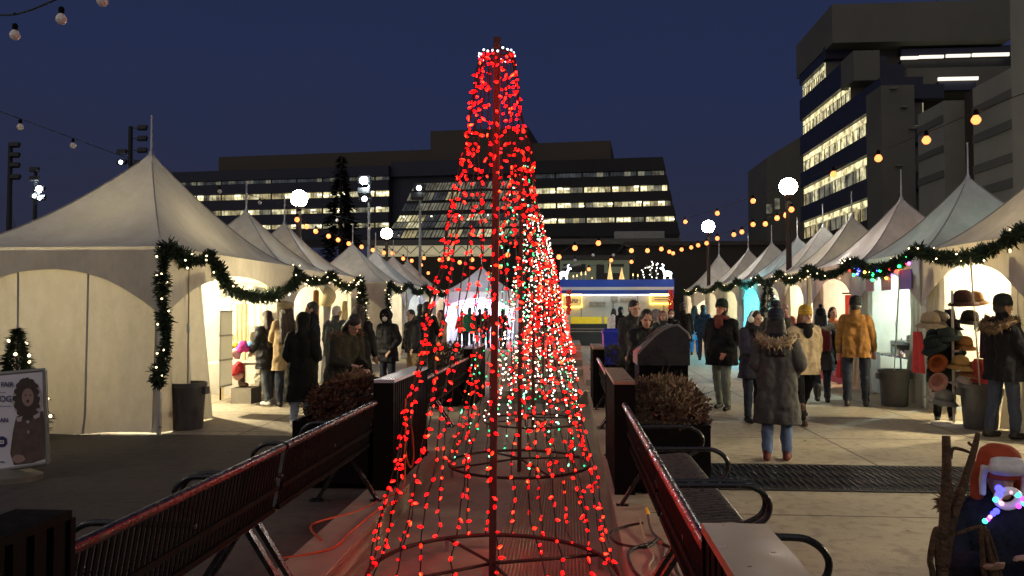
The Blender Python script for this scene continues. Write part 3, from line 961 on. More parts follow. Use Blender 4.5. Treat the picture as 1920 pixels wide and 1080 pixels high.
# ------------------------------------------------------------------ lighted wire trees
def emis(name, col, s, evar=.0, base=None):
    return M('lit ' + name, base or col, .3, var=0, emit=col, es=s, evar=evar, escale=40)
RB = [emis('red bulb', (1, .0006, .0010), 13), emis('bright red bulb', (1, .0008, .0008), 20), emis('orange red bulb', (1, .004, .001), 18), emis('deep red bulb', (.8, .002, .006), 1.0)]
GB = [emis('green bulb', (.03, .9, .30), 2.2), emis('mint bulb', (.25, 1, .6), 3.0)]
WB = [emis('warm white bulb', (1, .78, .50), 7.0), emis('white bulb', (1, .93, .80), 6.5)]
HOT = {RB[0].name: emis('red bulb core', (1, .007, .004), 9), RB[1].name: emis('bright red bulb core', (1, .014, .005), 13), RB[2].name: emis('orange bulb core', (1, .045, .010), 10), RB[3].name: emis('deep red bulb core', (1, .006, .01), 4)}
RUSTP = M('rusty steel tube', (.085, .032, .024), .6, metal=.3, var=.3, nscale=14, bump=.2)
WIRE = M('dark green wire', (.012, .014, .010), .6, var=0)
RINGM = M('ring steel', (.05, .025, .02), .55, metal=.3, var=.3)


def bulb_geo(m, p, d, ln, rad, hot=False):
    d = Vector(d).normalized(); q = d.to_track_quat('Z', 'Y').to_matrix()
    n0 = len(m.mi)
    m.lathe([(rad * .55, 0), (rad, ln * .30), (rad * .85, ln * .6), (rad * .4, ln * .88), (.0004, ln)], p, 6, q)
    if hot:
        k0 = int(abs(p[2] * 997)) % 6
        for row in (0, 1, 2):
            for dk in (0, 1):
                i_ = n0 + row * 6 + (k0 + dk) % 6
                if i_ < len(m.mi): m.mi[i_] = m.cur + 1


def light_tree(label, d, ztop, rad, palette, nstr, nb, bl, br, seed, z0=CZ, each=100, top_led=False):
    rg = random.Random(seed)
    x = -.57 if d > 6 else -.515
    t = thing('light_tree', label, 'light tree', (x, d, z0), 0, 'wire trees of coloured bulbs standing in the channel')
    H = ztop - z0
    m = MB(); m.bar((0, 0, 0), (.03, 0, H), .046); m.build('pole', RUSTP, t)
    zr = .10
    m = MB(); m.tube([(rad * math.cos(a), rad * math.sin(a), zr) for a in [2 * PI * i / 40 for i in range(40)]], .016, 8, closed=True)
    for a in (.5, 2.1, 3.6, 5.2):
        m.tube([(rad * math.cos(a), rad * math.sin(a), zr), (.02 * math.cos(a), .02 * math.sin(a), zr + .05)], .012, 6)
    m.build('base_ring', RINGM, t, smooth=True)
    for a in (.5, 2.1, 3.6, 5.2):
        m = MB(); m.bar((rad * math.cos(a), rad * math.sin(a), zr), (rad * math.cos(a), rad * math.sin(a), 0), .03); m.build('foot', M('ring foot zinc', (.3, .28, .27), .5, metal=.4), t)
    zt = H - .12; rt = .115
    m = MB(); m.tube([(rt * math.cos(a) + .028, rt * math.sin(a), zt) for a in [2 * PI * i / 24 for i in range(24)]], .009, 6, closed=True)
    m.bar((rt + .028, 0, zt), (-rt + .028, 0, zt), .012)
    m.build('top_ring', RINGM, t, smooth=True)
    if top_led:
        m = MB()
        for i in range(22):
            a = 2 * PI * i / 22
            m.sphere(((rt + .006) * math.cos(a) + .028, (rt + .006) * math.sin(a), zt + rg.uniform(-.012, .014)), .008, 6, 4)
        m.build('led_band', emis('cold white led', (.72, .82, 1), 3.5), t)
    bulbs = []
    for k in range(nstr):
        a = 2 * PI * (k + rg.uniform(-.25, .25)) / nstr
        pts = []
        n = 34
        ph = rg.uniform(0, 6)
        for i in range(n + 1):
            u = i / n
            r_ = rt + (rad - rt) * (u ** 1.12)
            z = zt + (zr - zt) * u
            sw = .010 * math.sin(u * 30 + ph) + rg.gauss(0, .006)
            aa = a + (.035 * math.sin(u * 9 + ph)) + rg.gauss(0, .012)
            pts.append(Vector((r_ * math.cos(aa) + .028 * (1 - u) + sw, r_ * math.sin(aa) + rg.gauss(0, .006), z)))
        m = MB(); m.tube(pts, .0042, 4); m.build('light_string', WIRE, t, fix=False)
        for j in range(nb):
            u = (j + .5 + rg.uniform(-.42, .42)) / nb
            f = u * n; i = min(int(f), n - 1)
            p = pts[i].lerp(pts[i + 1], f - i)
            dr = Vector((rg.gauss(0, 1), rg.gauss(0, 1), rg.gauss(0, .7) - .35)).normalized()
            bulbs.append((p, dr, rg.random(), rg.random()))
    bulbs.sort(key=lambda b: b[0].y)
    rest = {}
    for i, (p, dr, q, q2) in enumerate(bulbs):
        mat = palette(q, q2)
        l_ = bl * (.85 + .4 * q2)
        if i < each:
            m = MB(); bulb_geo(m, p, dr, l_, br, True); m.build('bulb', [mat, HOT.get(mat.name, mat)], t)
        else:
            rest.setdefault(mat.name, (mat, MB()))[1]
            bulb_geo(rest[mat.name][1], p, dr, l_, br, True)
    if rest:
        m = MB(); mats = []
        for mat, b in rest.values():
            base = len(mats); mats += [mat, HOT.get(mat.name, mat)]
            m.add(b.v, b.f); m.mi[-len(b.mi):] = [base + q for q in b.mi]
        o = m.build('bulbs', mats, t)
        o['kind'] = 'stuff'
    return t
redp = lambda q, r_: RB[3] if q < .22 else (RB[0] if q < .55 else (RB[1] if q < .91 else RB[2]))
def redgreen(q, r_): return GB[int(r_ * 1.999)] if q < .36 else redp((q - .36) / .64, r_)
def whitered(q, r_): return WB[int(r_ * 1.999)] if q < .74 else (redp(r_, q) if q < .92 else GB[0])
def white(q, r_): return WB[int(r_ * 1.999)] if q < .88 else RB[1]
light_tree('tall wire tree of red bulbs on a rusty pole, nearest the camera', 5.2, 3.50, .83, redp, 22, 40, .031, .0086, 21, each=100, top_led=True)
light_tree('second wire tree, mixed red and green bulbs, just behind the red one', 8.85, 3.42, .80, redgreen, 17, 28, .031, .0092, 22, each=100)
light_tree('third wire tree with mostly white and some red bulbs', 12.2, 3.3, .77, whitered, 18, 29, .032, .0115, 23, each=60)
light_tree('fourth wire tree, nearly all white bulbs, before the cascade steps', 16.9, 3.35, .77, white, 18, 28, .032, .012, 24, each=60, z0=.006)
light_tree('last and most distant wire tree, all red bulbs', 20.9, 3.15, .74, redp, 18, 30, .045, .018, 25, each=60, z0=.32)

# ------------------------------------------------------------------ cords
CORDO = M('orange cord', (.50, .09, .03), .5, var=0)
CORDB = M('black cord', (.012, .011, .011), .5, var=0)
CORDW = M('pale cord', (.38, .33, .22), .5, var=0)


def cord(label, pts, r, mat, plug=None, group=None):
    m = MB(); m.tube(smooth_path(pts), r, 8)
    o = m.build('extension_cord', mat, None, smooth=True)
    tag(o, label, 'cord', group)
    if plug:
        p = Vector(pts[-1]); q = Vector(pts[-2])
        m = MB(); m.capsule(p, .014, p + (p - q).normalized() * .05, .011)
        m.build('plug', plug, o, smooth=True)
    return o
xp = BXL + .13
cord('orange cord looped over the second left panel and trailing onto the paving', [(xp, 7.3, .62), (xp + .03, 7.22, .80), (xp + .05, 7.12, .62), (xp + .05, 7.16, .30), (xp + .08, 7.24, .16), (xp + .07, 7.42, .24), (xp + .04, 7.46, .50), (xp + .03, 7.30, .60), (xp + .05, 7.1, .35), (xp + .08, 6.9, .06), (-1.62, 6.6, .014), (-1.72, 6.2, .014), (-1.95, 5.8, .014), (-1.75, 5.4, .014)], .009, CORDO)
cord('second orange cord wandering along the left kerb', [(xp + .1, 7.0, .03), (-1.45, 6.7, .022), (-1.55, 6.2, .022), (-1.60, 5.6, .022), (-1.62, 5.2, .022), (-1.9, 5.0, .012)], .008, CORDO)
zc = .022
cord('black cord looping over the right kerb beside the near bench', [(.55, 5.9, .05), (.42, 5.9, zc), (.30, 5.75, .012), (.34, 5.5, .012), (.52, 5.4, zc), (.62, 5.6, zc)], .010, CORDB)
cord('black cable running down the right kerb from a coil', [(.58, 5.5, zc), (.40, 5.3, zc), (.40, 4.9, zc), (.50, 4.6, zc), (.62, 4.4, zc), (.62, 4.1, .012), (.60, 3.7, .012)], .011, CORDB)
cord('pale thin cord lying beside the right kerb', [(.53, 6.0, .06), (.53, 5.5, zc), (.55, 5.2, zc), (.50, 4.95, zc), (.58, 4.6, zc), (.57, 4.2, zc), (.60, 3.6, .012)], .007, CORDW)
cord('grey cord with a bright yellow plug under the right bench', [(.60, 4.2, .012), (.66, 4.7, .012), (.60, 5.1, .012), (.66, 5.5, .012), (.60, 5.75, .03), (.585, 5.9, .12)], .010, M('grey cord', (.11, .10, .11), .5, var=0), plug=M('yellow plug', (.75, .62, .04), .5, var=0))
cord('brown tipped black cord tangled behind the bench legs', [(.68, 3.9, .012), (.72, 4.4, .012), (.66, 4.9, .03), (.70, 5.2, .05), (.63, 5.35, .06)], .012, CORDB, plug=M('copper plug', (.35, .14, .07), .5, var=0))
cord('pale cable looped at the end of the right kerb', [(-.2, 13.6, CZ + .01), (.1, 14.4, -.1), (.3, 15.2, .06), (.36, 15.28, -.02), (.33, 15.2, -.16), (.2, 14.8, CZ + .012), (.1, 14.0, CZ + .012)], .014, CORDW)
# ------------------------------------------------------------------ tents
FAB = M('white tent fabric', (.47, .465, .455), .55, var=.07, nscale=1.5, bump=.25, bscale=5, trans=.028, transcol=(.70, .64, .50))
FABW = M('white tent wall', (.56, .53, .46), .6, var=.08, nscale=2.2, bump=.35, bscale=4, trans=.10, transcol=(.72, .64, .46))
SEAM = M('seam tape', (.33, .325, .31), .6, var=.1)
ALU = M('tent pole aluminium', (.55, .55, .54), .35, metal=.7, var=.08)
LAMPW = emis('work lamp warm', (1, .86, .58), 150)


def tent(label, cx, cy, w, l, eave, apex, sd, lamp=(1, .86, .58), lp=150.0, near_wall=True, lampz=2.25, curtains=True, group=None, lampdx=0.0, nv=40, cw=None):
    """square marquee with a swept peak; sd=+1 opens towards +x, -1 towards -x, 0 towards the camera"""
    t = thing('market_tent', label, 'tent', (cx, cy, 0), 0, group)
    hw, hl = w / 2, l / 2
    H = apex - eave
    # canopy: concave pyramid
    m = MB()
    N = 14
    rings = []
    for j in range(N + 1):
        u = j / N
        k = 1 - u
        z = eave + H * (u ** 1.42)
        k = max(k, .012)
        ring = []
        M_ = 8
        for (ax, ay, bx, by) in ((-1, -1, 1, -1), (1, -1, 1, 1), (1, 1, -1, 1), (-1, 1, -1, -1)):
            for i in range(M_):
                f = i / M_
                x = (ax + (bx - ax) * f); y = (ay + (by - ay) * f)
                sag = .045 * math.sin(PI * f) * math.sin(PI * min(1, u * 1.15)) * H
                ring.append((x * hw * k, y * hl * k, z - sag))
        rings.append(ring)
    n = len(rings[0])
    vs = [p for r_ in rings for p in r_]; fs = []
    for j in range(N):
        for i in range(n):
            i2 = (i + 1) % n
            fs.append((j * n + i, j * n + i2, (j + 1) * n + i2, (j + 1) * n + i))
    m.add(vs, fs)
    o = m.build('canopy', FAB, t, smooth='auto')
    m = MB(); m.tube([(0, 0, apex - .12), (0, 0, apex + .62)], [.022, .014], 8); m.sphere((0, 0, apex + .63), .022, 8, 6)
    m.lathe([(.06, apex - .10), (.045, apex), (.02, apex + .06)], n=10)
    m.build('finial', ALU, t, smooth='auto')
    for x in (-1, 1):
        for y in (-1, 1):
            m = MB(); m.tube([(x * (hw - .035), y * (hl - .035), 0), (x * (hw - .035), y * (hl - .035), eave - .01)], .03, 10); m.build('leg', ALU, t, smooth='auto')
    # ridge and side seams
    for k in range(4):
        m = MB()
        P = [Vector(rings[j][k * 8]) + Vector((0, 0, .006)) for j in range(N)]
        m.tube(P, .011, 5); m.build('ridge_seam', SEAM, t, smooth=True)
    # valances
    def val(a, b, nm, arch):
        a = Vector((a[0], a[1], 0)); b = Vector((b[0], b[1], 0))
        d = (b - a); nrm = Vector((d.y, -d.x, 0)).normalized()
        m = MB()
        def fn(u, v):
            q = a.lerp(b, u)
            zb = eave - (.30 + .62 * abs(2 * u - 1) ** 2.1) if arch else eave - .30
            z = eave + .004 + (zb - eave) * v
            q = q + nrm * (.012 + .012 * math.sin(u * 23) * v)
            return (q.x, q.y, z)
        m.grid(fn, 30, 4)
        m.build(nm, FABW, t, smooth=True)
    val((-hw, -hl), (hw, -hl), 'valance', True)
    val((hw, -hl), (hw, hl), 'valance', sd >= 0)
    val((hw, hl), (-hw, hl), 'valance', False)
    val((-hw, hl), (-hw, -hl), 'valance', sd < 0)
    # walls
    def wall(a, b, nm, amp=.02):
        a = Vector((a[0], a[1], 0)); b = Vector((b[0], b[1], 0)); d = b - a
        nrm = Vector((d.y, -d.x, 0)).normalized()
        m = MB()
        def fn(u, v):
            q = a.lerp(b, u)
            r_ = amp * (math.sin(u * 11 + 1) + .6 * math.sin(u * 27 + v * 3)) * (.3 + .7 * v) + (.05 * (v > .97))
            q = q + nrm * r_
            return (q.x, q.y, (eave - .06) * (1 - v) + .015 + .02 * math.sin(u * 9) * v)
        m.grid(fn, nv, 10)
        wo = m.build(nm, FABW, t, smooth=True)
        if nv > 50:
            ns = max(2, int(d.length / .95))
            for q_ in range(1, ns):
                mm = MB(); u0 = q_ / ns
                def strip(u, v):
                    p = Vector(fn(u0 + (u - .5) * .010, v)); return p - nrm * .004 if nm == 'back_wall' else p + nrm * .004
                mm.grid(strip, 1, 10); mm.build('seam', SEAM, wo, smooth=True)
    i = .06
    A, B, C_, D = (-hw + i, -hl + i), (hw - i, -hl + i), (hw - i, hl - i), (-hw + i, hl - i)
    if sd != 0 and near_wall: wall(A, B, 'side_wall')
    if sd >= 0: wall(D, A, 'back_wall' if sd > 0 else 'side_wall')
    if sd <= 0: wall(B, C_, 'back_wall' if sd < 0 else 'side_wall')
    wall(C_, D, 'side_wall' if sd else 'back_wall')
    if curtains and sd:
        xf = sd * (hw - .03)
        for ys in (-1, 1):
            m = MB()
            def fn(u, v):
                h = v
                tie = 1 - math.exp(-((h - .48) / .25) ** 2) * .40
                wd = (cw * (.70 + .30 * h)) if (cw and ys < 0) else (.26 + .30 * h) * l / 3.0 * tie + .16
                y = ys * (hl - .04) - ys * wd * u
                x = xf - sd * .04 + .085 * math.sin(u * 6 * PI + ys) * (.5 + .5 * h)
                z = (eave - .30 - .45 * (1 - u) ** 2) * (1 - h) + .02
                return (x, y, z)
            m.grid(fn, 28, 14)
            m.build('curtain', FABW, t, smooth=True)
    m = MB(); m.sphere((lampdx, 0, lampz), .07, 12, 8)
    lp = lp * 13
    key = 'work lamp %.2f %.2f %.2f %.0f' % (*lamp, lp)
    m.build('work_lamp', emis(key, lamp, lp), t, smooth=True)
    m = MB(); m.tube([(lampdx, 0, lampz + .06), (0, 0, eave + H * .55)], .008, 6); m.build('lamp_cord', BLKM, t)
    return t


EV = 2.48
# left row
c1 = at(305, 462, EV)
APZ = 4.22
t1c = (c1.x - 1.55, c1.y + 2.45)
tent('large white marquee with a closed glowing end wall and tall swept peak', t1c[0], t1c[1], 3.1, 4.9, EV, APZ, 1, lp=330, group='white peaked marquees', nv=60, cw=1.75)
AP = 3.78
LEFT = [(465, 395, 'second marquee left of the light trees, sharp peak just behind the large one', 130, (1, .88, .62)),
        (543, 418, 'third marquee left of the light trees, string bulbs glowing on its roof', 140, (1, .80, .50)),
        (650, 457, 'fourth marquee left of the light trees, after the gap in the row', 110, (1, .86, .60)),
        (697, 470, 'fifth marquee left of the light trees, with a cold white lamp over its door', 90, (.75, .88, 1)),
        (732, 480, 'sixth marquee left of the light trees', 90, (1, .85, .60)),
        (767, 488, 'last small marquee left of the light trees, beside the red bulbs', 90, (1, .80, .52))]
LT = []
for px, py, lab, lp, lc in LEFT:
    p = at(px, py, AP)
    LT.append(p)
for i, (px, py, lab, lp, lc) in enumerate(LEFT):
    p = LT[i]
    yy = p.y
    tent(lab, -7.0 if i else -6.95, yy, 2.9, 2.72, EV, AP, 1, lamp=lc, lp=lp, group='white peaked marquees', near_wall=(i in (2,)))
print('left tents', [(round(p.x, 2), round(p.y, 2)) for p in LT], 'c1', c1)
# right row
APR, EVR, RX, RW = 4.08, 2.62, 7.38, 3.0
RIGHT = [(None, None, 'hat seller marquee with a warm lit doorway on the right', 250, (1, .82, .50)),
         (1815, 332, 'food marquee with greenish white light and steel pans', 130, (.70, 1, .92)),
         (1690, 372, 'marquee with a red hanging sign in its doorway', 130, (1, .70, .50)),
         (1597, 405, 'marquee with a warm lit window opening beside a lamp post', 190, (1, .84, .52)),
         (1543, 424, 'right-hand marquee with a dark spruce at its corner', 90, (1, .85, .6)),
         (1495, 445, 'right-hand marquee glowing bright cyan inside', 240, (.05, .70, 1)),
         (1447, 455, 'right-hand marquee with a pale yellow arch, third from the blue-topped stand', 100, (1, .95, .60)),
         (1403, 468, 'right-hand marquee with a plain cream doorway, second from the blue-topped stand', 100, (1, .88, .6)),
         (1348, 478, 'right-hand marquee closest to the blue-topped stand, wreath in its arch', 120, (1, .80, .55))]
RT = [None] + [atX(px, py, RX) for px, py, *_ in RIGHT[1:]]
ry = [RT[1].y - 3.02] + [p.y for p in RT[1:]]
print('right tents', [round(y, 2) for y in ry], [round(p.z, 2) for p in RT[1:]])
for i, (px, py, lab, lp, lc) in enumerate(RIGHT):
    gap = (ry[i + 1] - ry[i]) if i + 1 < len(ry) else 3.0
    tent(lab, RX, ry[i], RW, min(2.98, gap * .985), EVR, APR if i == 0 else RT[i].z, -1, lamp=lc, lp=lp, group='white peaked marquees', near_wall=(i in (0, 4)), lampdx=-1.1 if i == 5 else 0, lampz=1.9 if i == 5 else 2.3)
# two more stalls of the same row nearer the camera
tent('nearest right-hand marquee, only a corner of its roof inside the picture', RX, ry[0] - 3.03, RW, 2.98, EVR, APR, -1, lamp=(1, .84, .56), lp=230, group='white peaked marquees', near_wall=False)
tent('right-hand marquee outside the picture beside the camera', RX, ry[0] - 6.06, RW, 2.98, EVR, APR, -1, lamp=(1, .84, .56), lp=240, group='white peaked marquees', near_wall=False)
# centre tent
pc = at(903, 500, AP)
print('centre', pc)
tent('white marquee at the end of the channel flooded with purple and white light', pc.x, pc.y, 3.6, 3.0, 2.5, AP, 0, lamp=(.60, .62, 1), lp=420, curtains=False, group='white peaked marquees', lampz=2.0)
m = MB()
for k in range(2):
    y = pc.y - 1.35
    m.tube([(pc.x - 1.7, y, 2.05 - k * .14), (pc.x + .6, y, 2.05 - k * .14)], .03, 8)
tag(m.build('neon_tube', emis('violet neon', (.62, .22, 1), 9)), 'violet neon tubes across the front of the bright far tent', 'neon light')
for dx, c_, nm in ((-.85, (.85, .9, 1), 'tall white light column left in the bright far tent'), (-.35, (.6, .85, 1), 'bluish light column in the middle of the bright far tent'), (.7, (.95, .7, 1), 'pinkish light column right in the bright far tent')):
    m = MB(); m.bbox(pc.x + dx - .12, pc.x + dx + .12, pc.y - .3, pc.y - .2, .1, 1.7)
    tag(m.build('light_column', emis('light panel ' + nm, c_, 3)), nm, 'light column')

# dirt on the tent walls: faint stains, darker splashed foot
def weather(m):
    nt = m.node_tree; N = nt.nodes; L = nt.links
    b = N['Principled BSDF']; src = b.inputs['Base Color'].links[0].from_socket
    tc = N.new('ShaderNodeTexCoord'); nz = N.new('ShaderNodeTexNoise'); nz.inputs['Scale'].default_value = 1.1; nz.inputs['Detail'].default_value = 9; nz.inputs['Roughness'].default_value = .7
    mp = N.new('ShaderNodeMapping'); mp.inputs['Scale'].default_value = (1.6, 1.6, .7); L.new(tc.outputs['Object'], mp.inputs['Vector']); L.new(mp.outputs[0], nz.inputs['Vector'])
    mr = N.new('ShaderNodeMapRange'); mr.inputs['From Min'].default_value = .38; mr.inputs['From Max'].default_value = .62; mr.inputs['To Min'].default_value = .74; mr.inputs['To Max'].default_value = 1.06
    L.new(nz.outputs['Fac'], mr.inputs['Value'])
    v = N.new('ShaderNodeVectorMath'); v.operation = 'SCALE'; L.new(src, v.inputs[0]); L.new(mr.outputs[0], v.inputs['Scale']); L.new(v.outputs[0], b.inputs['Base Color'])
weather(FAB); weather(FABW)
# ------------------------------------------------------------------ garlands
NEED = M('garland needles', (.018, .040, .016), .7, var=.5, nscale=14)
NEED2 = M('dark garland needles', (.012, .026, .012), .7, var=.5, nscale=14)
MINI = emis('mini warm light', (1, .76, .40), 7)
MULTI = [emis('mini red', (1, .05, .03), 6), emis('mini blue', (.10, .12, 1), 8), emis('mini green', (.03, 1, .25), 5), emis('mini amber', (1, .45, .06), 7), emis('mini violet', (.45, .10, 1), 6)]


def garland(label, pts, r=.095, lights=12, multi=False, dens=420, seed=1, mat=NEED, blen=.115):
    rg = random.Random(seed)
    P = smooth_path(pts, 8)
    o0 = Vector(pts[0])
    t = thing('garland', label, 'garland', o0, 0, 'green garlands along the marquee eaves')
    L = [0]
    for i in range(1, len(P)): L.append(L[-1] + (P[i] - P[i - 1]).length)
    tot = L[-1]
    def pos(s):
        for i in range(1, len(P)):
            if L[i] >= s: return P[i - 1].lerp(P[i], (s - L[i - 1]) / max(1e-6, L[i] - L[i - 1])), (P[i] - P[i - 1]).normalized()
        return P[-1], (P[-1] - P[-2]).normalized()
    m = MB(); m.tube(P, .018, 6); m.build('core', WIRE, t, world=True)
    m = MB()
    for _ in range(int(tot * dens * 1.35)):
        p, tg = pos(rg.random() * tot)
        d = Vector((rg.gauss(0, 1), rg.gauss(0, 1), rg.gauss(0, 1)))
        d = (d - tg * d.dot(tg)).normalized()
        lump = .80 + .95 * noise.noise(p * 4.3 + Vector((seed, 0, 0)))
        rr = r * lump * rg.uniform(.25, 1.05)
        a = p + d * rr * .35
        dr = (d + tg * rg.uniform(-.9, .9)).normalized()
        w = dr.cross(Vector((rg.gauss(0, 1), rg.gauss(0, 1), rg.gauss(0, 1)))).normalized() * .016
        ln = rr * .5 + blen * rg.uniform(.25, .6)
        m.add([a - w, a + w, a + dr * ln + w * .25, a + dr * ln - w * .25], [(0, 1, 2, 3)])
    m.build('needles', mat, t, world=True, fix=False)
    for i in range(lights):
        p, tg = pos(tot * (i + rg.uniform(.1, .9)) / lights)
        d = Vector((rg.gauss(0, 1), -abs(rg.gauss(0, 1)), rg.gauss(0, 1))).normalized()
        q = p + d * r * .95
        m = MB()
        br = .0125 if not multi else .03
        bulb_geo(m, q, d, br * 2, br)
        m.build('mini_light', MULTI[int(rg.random() * 4.99)] if multi else MINI, t, world=True)
    return t


def swag(x, y0, y1, z=EV + .0, drop=.30, n=5):
    return [(x, y0 + (y1 - y0) * i / n, z - drop * 4 * (i / n) * (1 - i / n)) for i in range(n + 1)]
xf = c1.x + .06
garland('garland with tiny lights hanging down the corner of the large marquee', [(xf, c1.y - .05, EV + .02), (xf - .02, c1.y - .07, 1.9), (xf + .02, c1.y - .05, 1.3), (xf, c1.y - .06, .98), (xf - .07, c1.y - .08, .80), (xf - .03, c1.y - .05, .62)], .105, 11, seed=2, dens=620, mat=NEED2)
ye = c1.y + 4.9
garland('garland swagged across the open side of the large marquee', [(xf, c1.y, EV + .02)] + swag(xf + .02, c1.y + .1, c1.y + 1.2, EV - .05, .10)[1:] + swag(xf + .03, c1.y + 1.2, ye - .2, EV - .32, .30, 6)[1:] + [(xf, ye, EV - .04)], .125, 30, seed=3, dens=620)
xl = -7.0 + 1.45 + .09
y2, y3 = LT[0].y, LT[1].y
garland('garland across the second marquee on the left, thick with warm lights', [(xl + .05, ye, EV - .04)] + swag(xl, ye + .2, y2 + 1.3, EV - .02, .22)[1:], .125, 26, seed=4, dens=520)
garland('garland across the third marquee on the left, thick with warm lights', swag(xl, y2 + 1.3, y3 + 1.35, EV - .02, .28), .125, 28, seed=5, dens=520)
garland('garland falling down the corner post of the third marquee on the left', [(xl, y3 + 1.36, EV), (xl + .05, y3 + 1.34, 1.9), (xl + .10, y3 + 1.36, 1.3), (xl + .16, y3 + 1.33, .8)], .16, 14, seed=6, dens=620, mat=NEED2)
y4 = LT[2].y
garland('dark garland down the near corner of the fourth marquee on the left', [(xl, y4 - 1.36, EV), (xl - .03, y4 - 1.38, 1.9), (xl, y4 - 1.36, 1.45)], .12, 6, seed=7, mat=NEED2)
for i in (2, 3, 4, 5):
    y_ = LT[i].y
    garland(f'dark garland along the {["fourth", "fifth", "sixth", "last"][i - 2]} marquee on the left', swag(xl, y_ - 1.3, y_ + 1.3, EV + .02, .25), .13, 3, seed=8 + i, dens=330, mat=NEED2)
xr = RX - RW / 2 - .09
names = ['hat seller', 'food', 'red sign', 'warm window', 'spruce corner', 'cyan', 'yellow arch', 'cream doorway', 'wreath arch']
garland('garland with warm lights over the nearest marquee on the right edge', swag(xr, ry[0] - 4.4, ry[0] - 1.5, EVR + .05, .16), .16, 12, seed=30, dens=560)
for i in range(9):
    a = ry[i] - 1.5; b = ry[i] + 1.5
    if i + 1 < 9: b = (ry[i] + ry[i + 1]) / 2
    if i: a = (ry[i - 1] + ry[i]) / 2
    garland(f'garland of warm lights along the front of the {names[i]} marquee', swag(xr, a, b, EVR + .03, .24), .14, 14 if i < 6 else 10, seed=31 + i, dens=520 if i < 4 else 330)
    if i == 1:
        garland('string of coloured lights in the garland over the food marquee', swag(xr - .04, a + .2, b + .1, EVR - .10, .24), .06, 26, multi=True, seed=50, dens=160)

# ------------------------------------------------------------------ small decorated spruces
def spruce(label, x, y, z0, h, r, n, lights, seed, mat=NEED2, lm=MINI):
    rg = random.Random(seed)
    t = thing('spruce_tree', label, 'tree', (x, y, z0), 0, 'small decorated spruces between the stalls')
    m = MB(); m.tube([(0, 0, 0), (0, 0, h * .97)], [.03, .006], 6); m.build('trunk', M('bark', (.05, .035, .025), .9), t)
    m = MB()
    pts = []
    for _ in range(n):
        u = rg.random() ** .75
        z = h * (1 - u) * .92 + h * .08
        rr = r * u * (.85 + .15 * math.sin(z * 26)) * rg.uniform(.5, 1.05)
        a = rg.random() * 2 * PI
        p = Vector((rr * math.cos(a), rr * math.sin(a), z))
        d = Vector((math.cos(a), math.sin(a), rg.uniform(-.5, .35))).normalized()
        w = d.orthogonal().normalized() * .012
        ln = rg.uniform(.06, .12) * (.6 + r)
        m.add([p - w, p + w, p + d * ln], [(0, 1, 2)])
        if rr > r * u * .8: pts.append(p + d * .05)
    m.build('crown', mat, t, fix=False)
    for i in range(lights):
        p = pts[int(rg.random() * len(pts))]
        m = MB(); m.sphere(p, .02, 6, 5); m.build('mini_light', lm, t)
    return t
p = at(2, 840, 0)
spruce('small spruce with warm lights at the left edge behind the poster stand', p.x - .12, p.y + .4, 0, 1.42, .42, 3600, 26, 3)
spruce('dark spruce with a few white lights between two right-hand stalls', atY(1440, 600, 22.2).x, 22.2, 0, 2.5, .62, 4200, 9, 4, lm=WB[1])

# ------------------------------------------------------------------ grey bins weighing down the tent ropes
BING = M('grey bin plastic', (.085, .085, .082), .5, var=.15, nscale=6, bump=.1)


def tub(label, x, y, h, r, rope=None):
    t = thing('weighted_bin', label, 'bin', (x, y, 0), 0, 'grey round bins weighing down the tents')
    m = MB(); m.lathe([(r * .80, 0), (r * .84, .04), (r * .97, h - .06), (r * 1.05, h - .055), (r * 1.05, h), (r * .95, h), (r * .90, h - .10), (.0005, h - .10)], n=28); m.build('body', BING, t, smooth='auto')
    m = MB(); m.lathe([(r * .9, h - .095), (.3 * r, h - .07), (.0005, h - .065)], n=20); m.build('ballast', M('ballast concrete', (.28, .26, .22), .9), t)
    for s in (-1, 1):
        m = MB(); m.bbox(s * r * .98, s * r * 1.16, -.06, .06, h - .16, h - .06); m.build('handle', BING, t, smooth='auto')
    if rope:
        m = MB(); m.tube([(0, 0, h - .08), (rope[0] * .5, rope[1] * .5, (h + rope[2]) / 2 - .02), rope], .012, 6); m.build('rope', M('rope', (.42, .36, .26), .9), t)
        m = MB(); m.box((rope[0] * .45, rope[1] * .45, h * .55 + rope[2] * .45), (.035, .03, .12)); m.build('buckle', ALU, t)
    return t
p = at(343, 806, 0); tub('dark grey bin at the corner of the large marquee, rope rising from it', p.x, p.y + .12, .64, .245, (-.05, .1, 2.3))
p = at(1682, 762, 0); tub('grey bin below the food marquee doorway with a wooden-handled rope', p.x, p.y + .1, .62, .25, (.22, .25, 2.3))
p = at(1846, 806, 0); tub('grey bin beside the hat rack, partly behind the man in the black parka', p.x, p.y + .1, .62, .25, (.05, .3, 2.4))

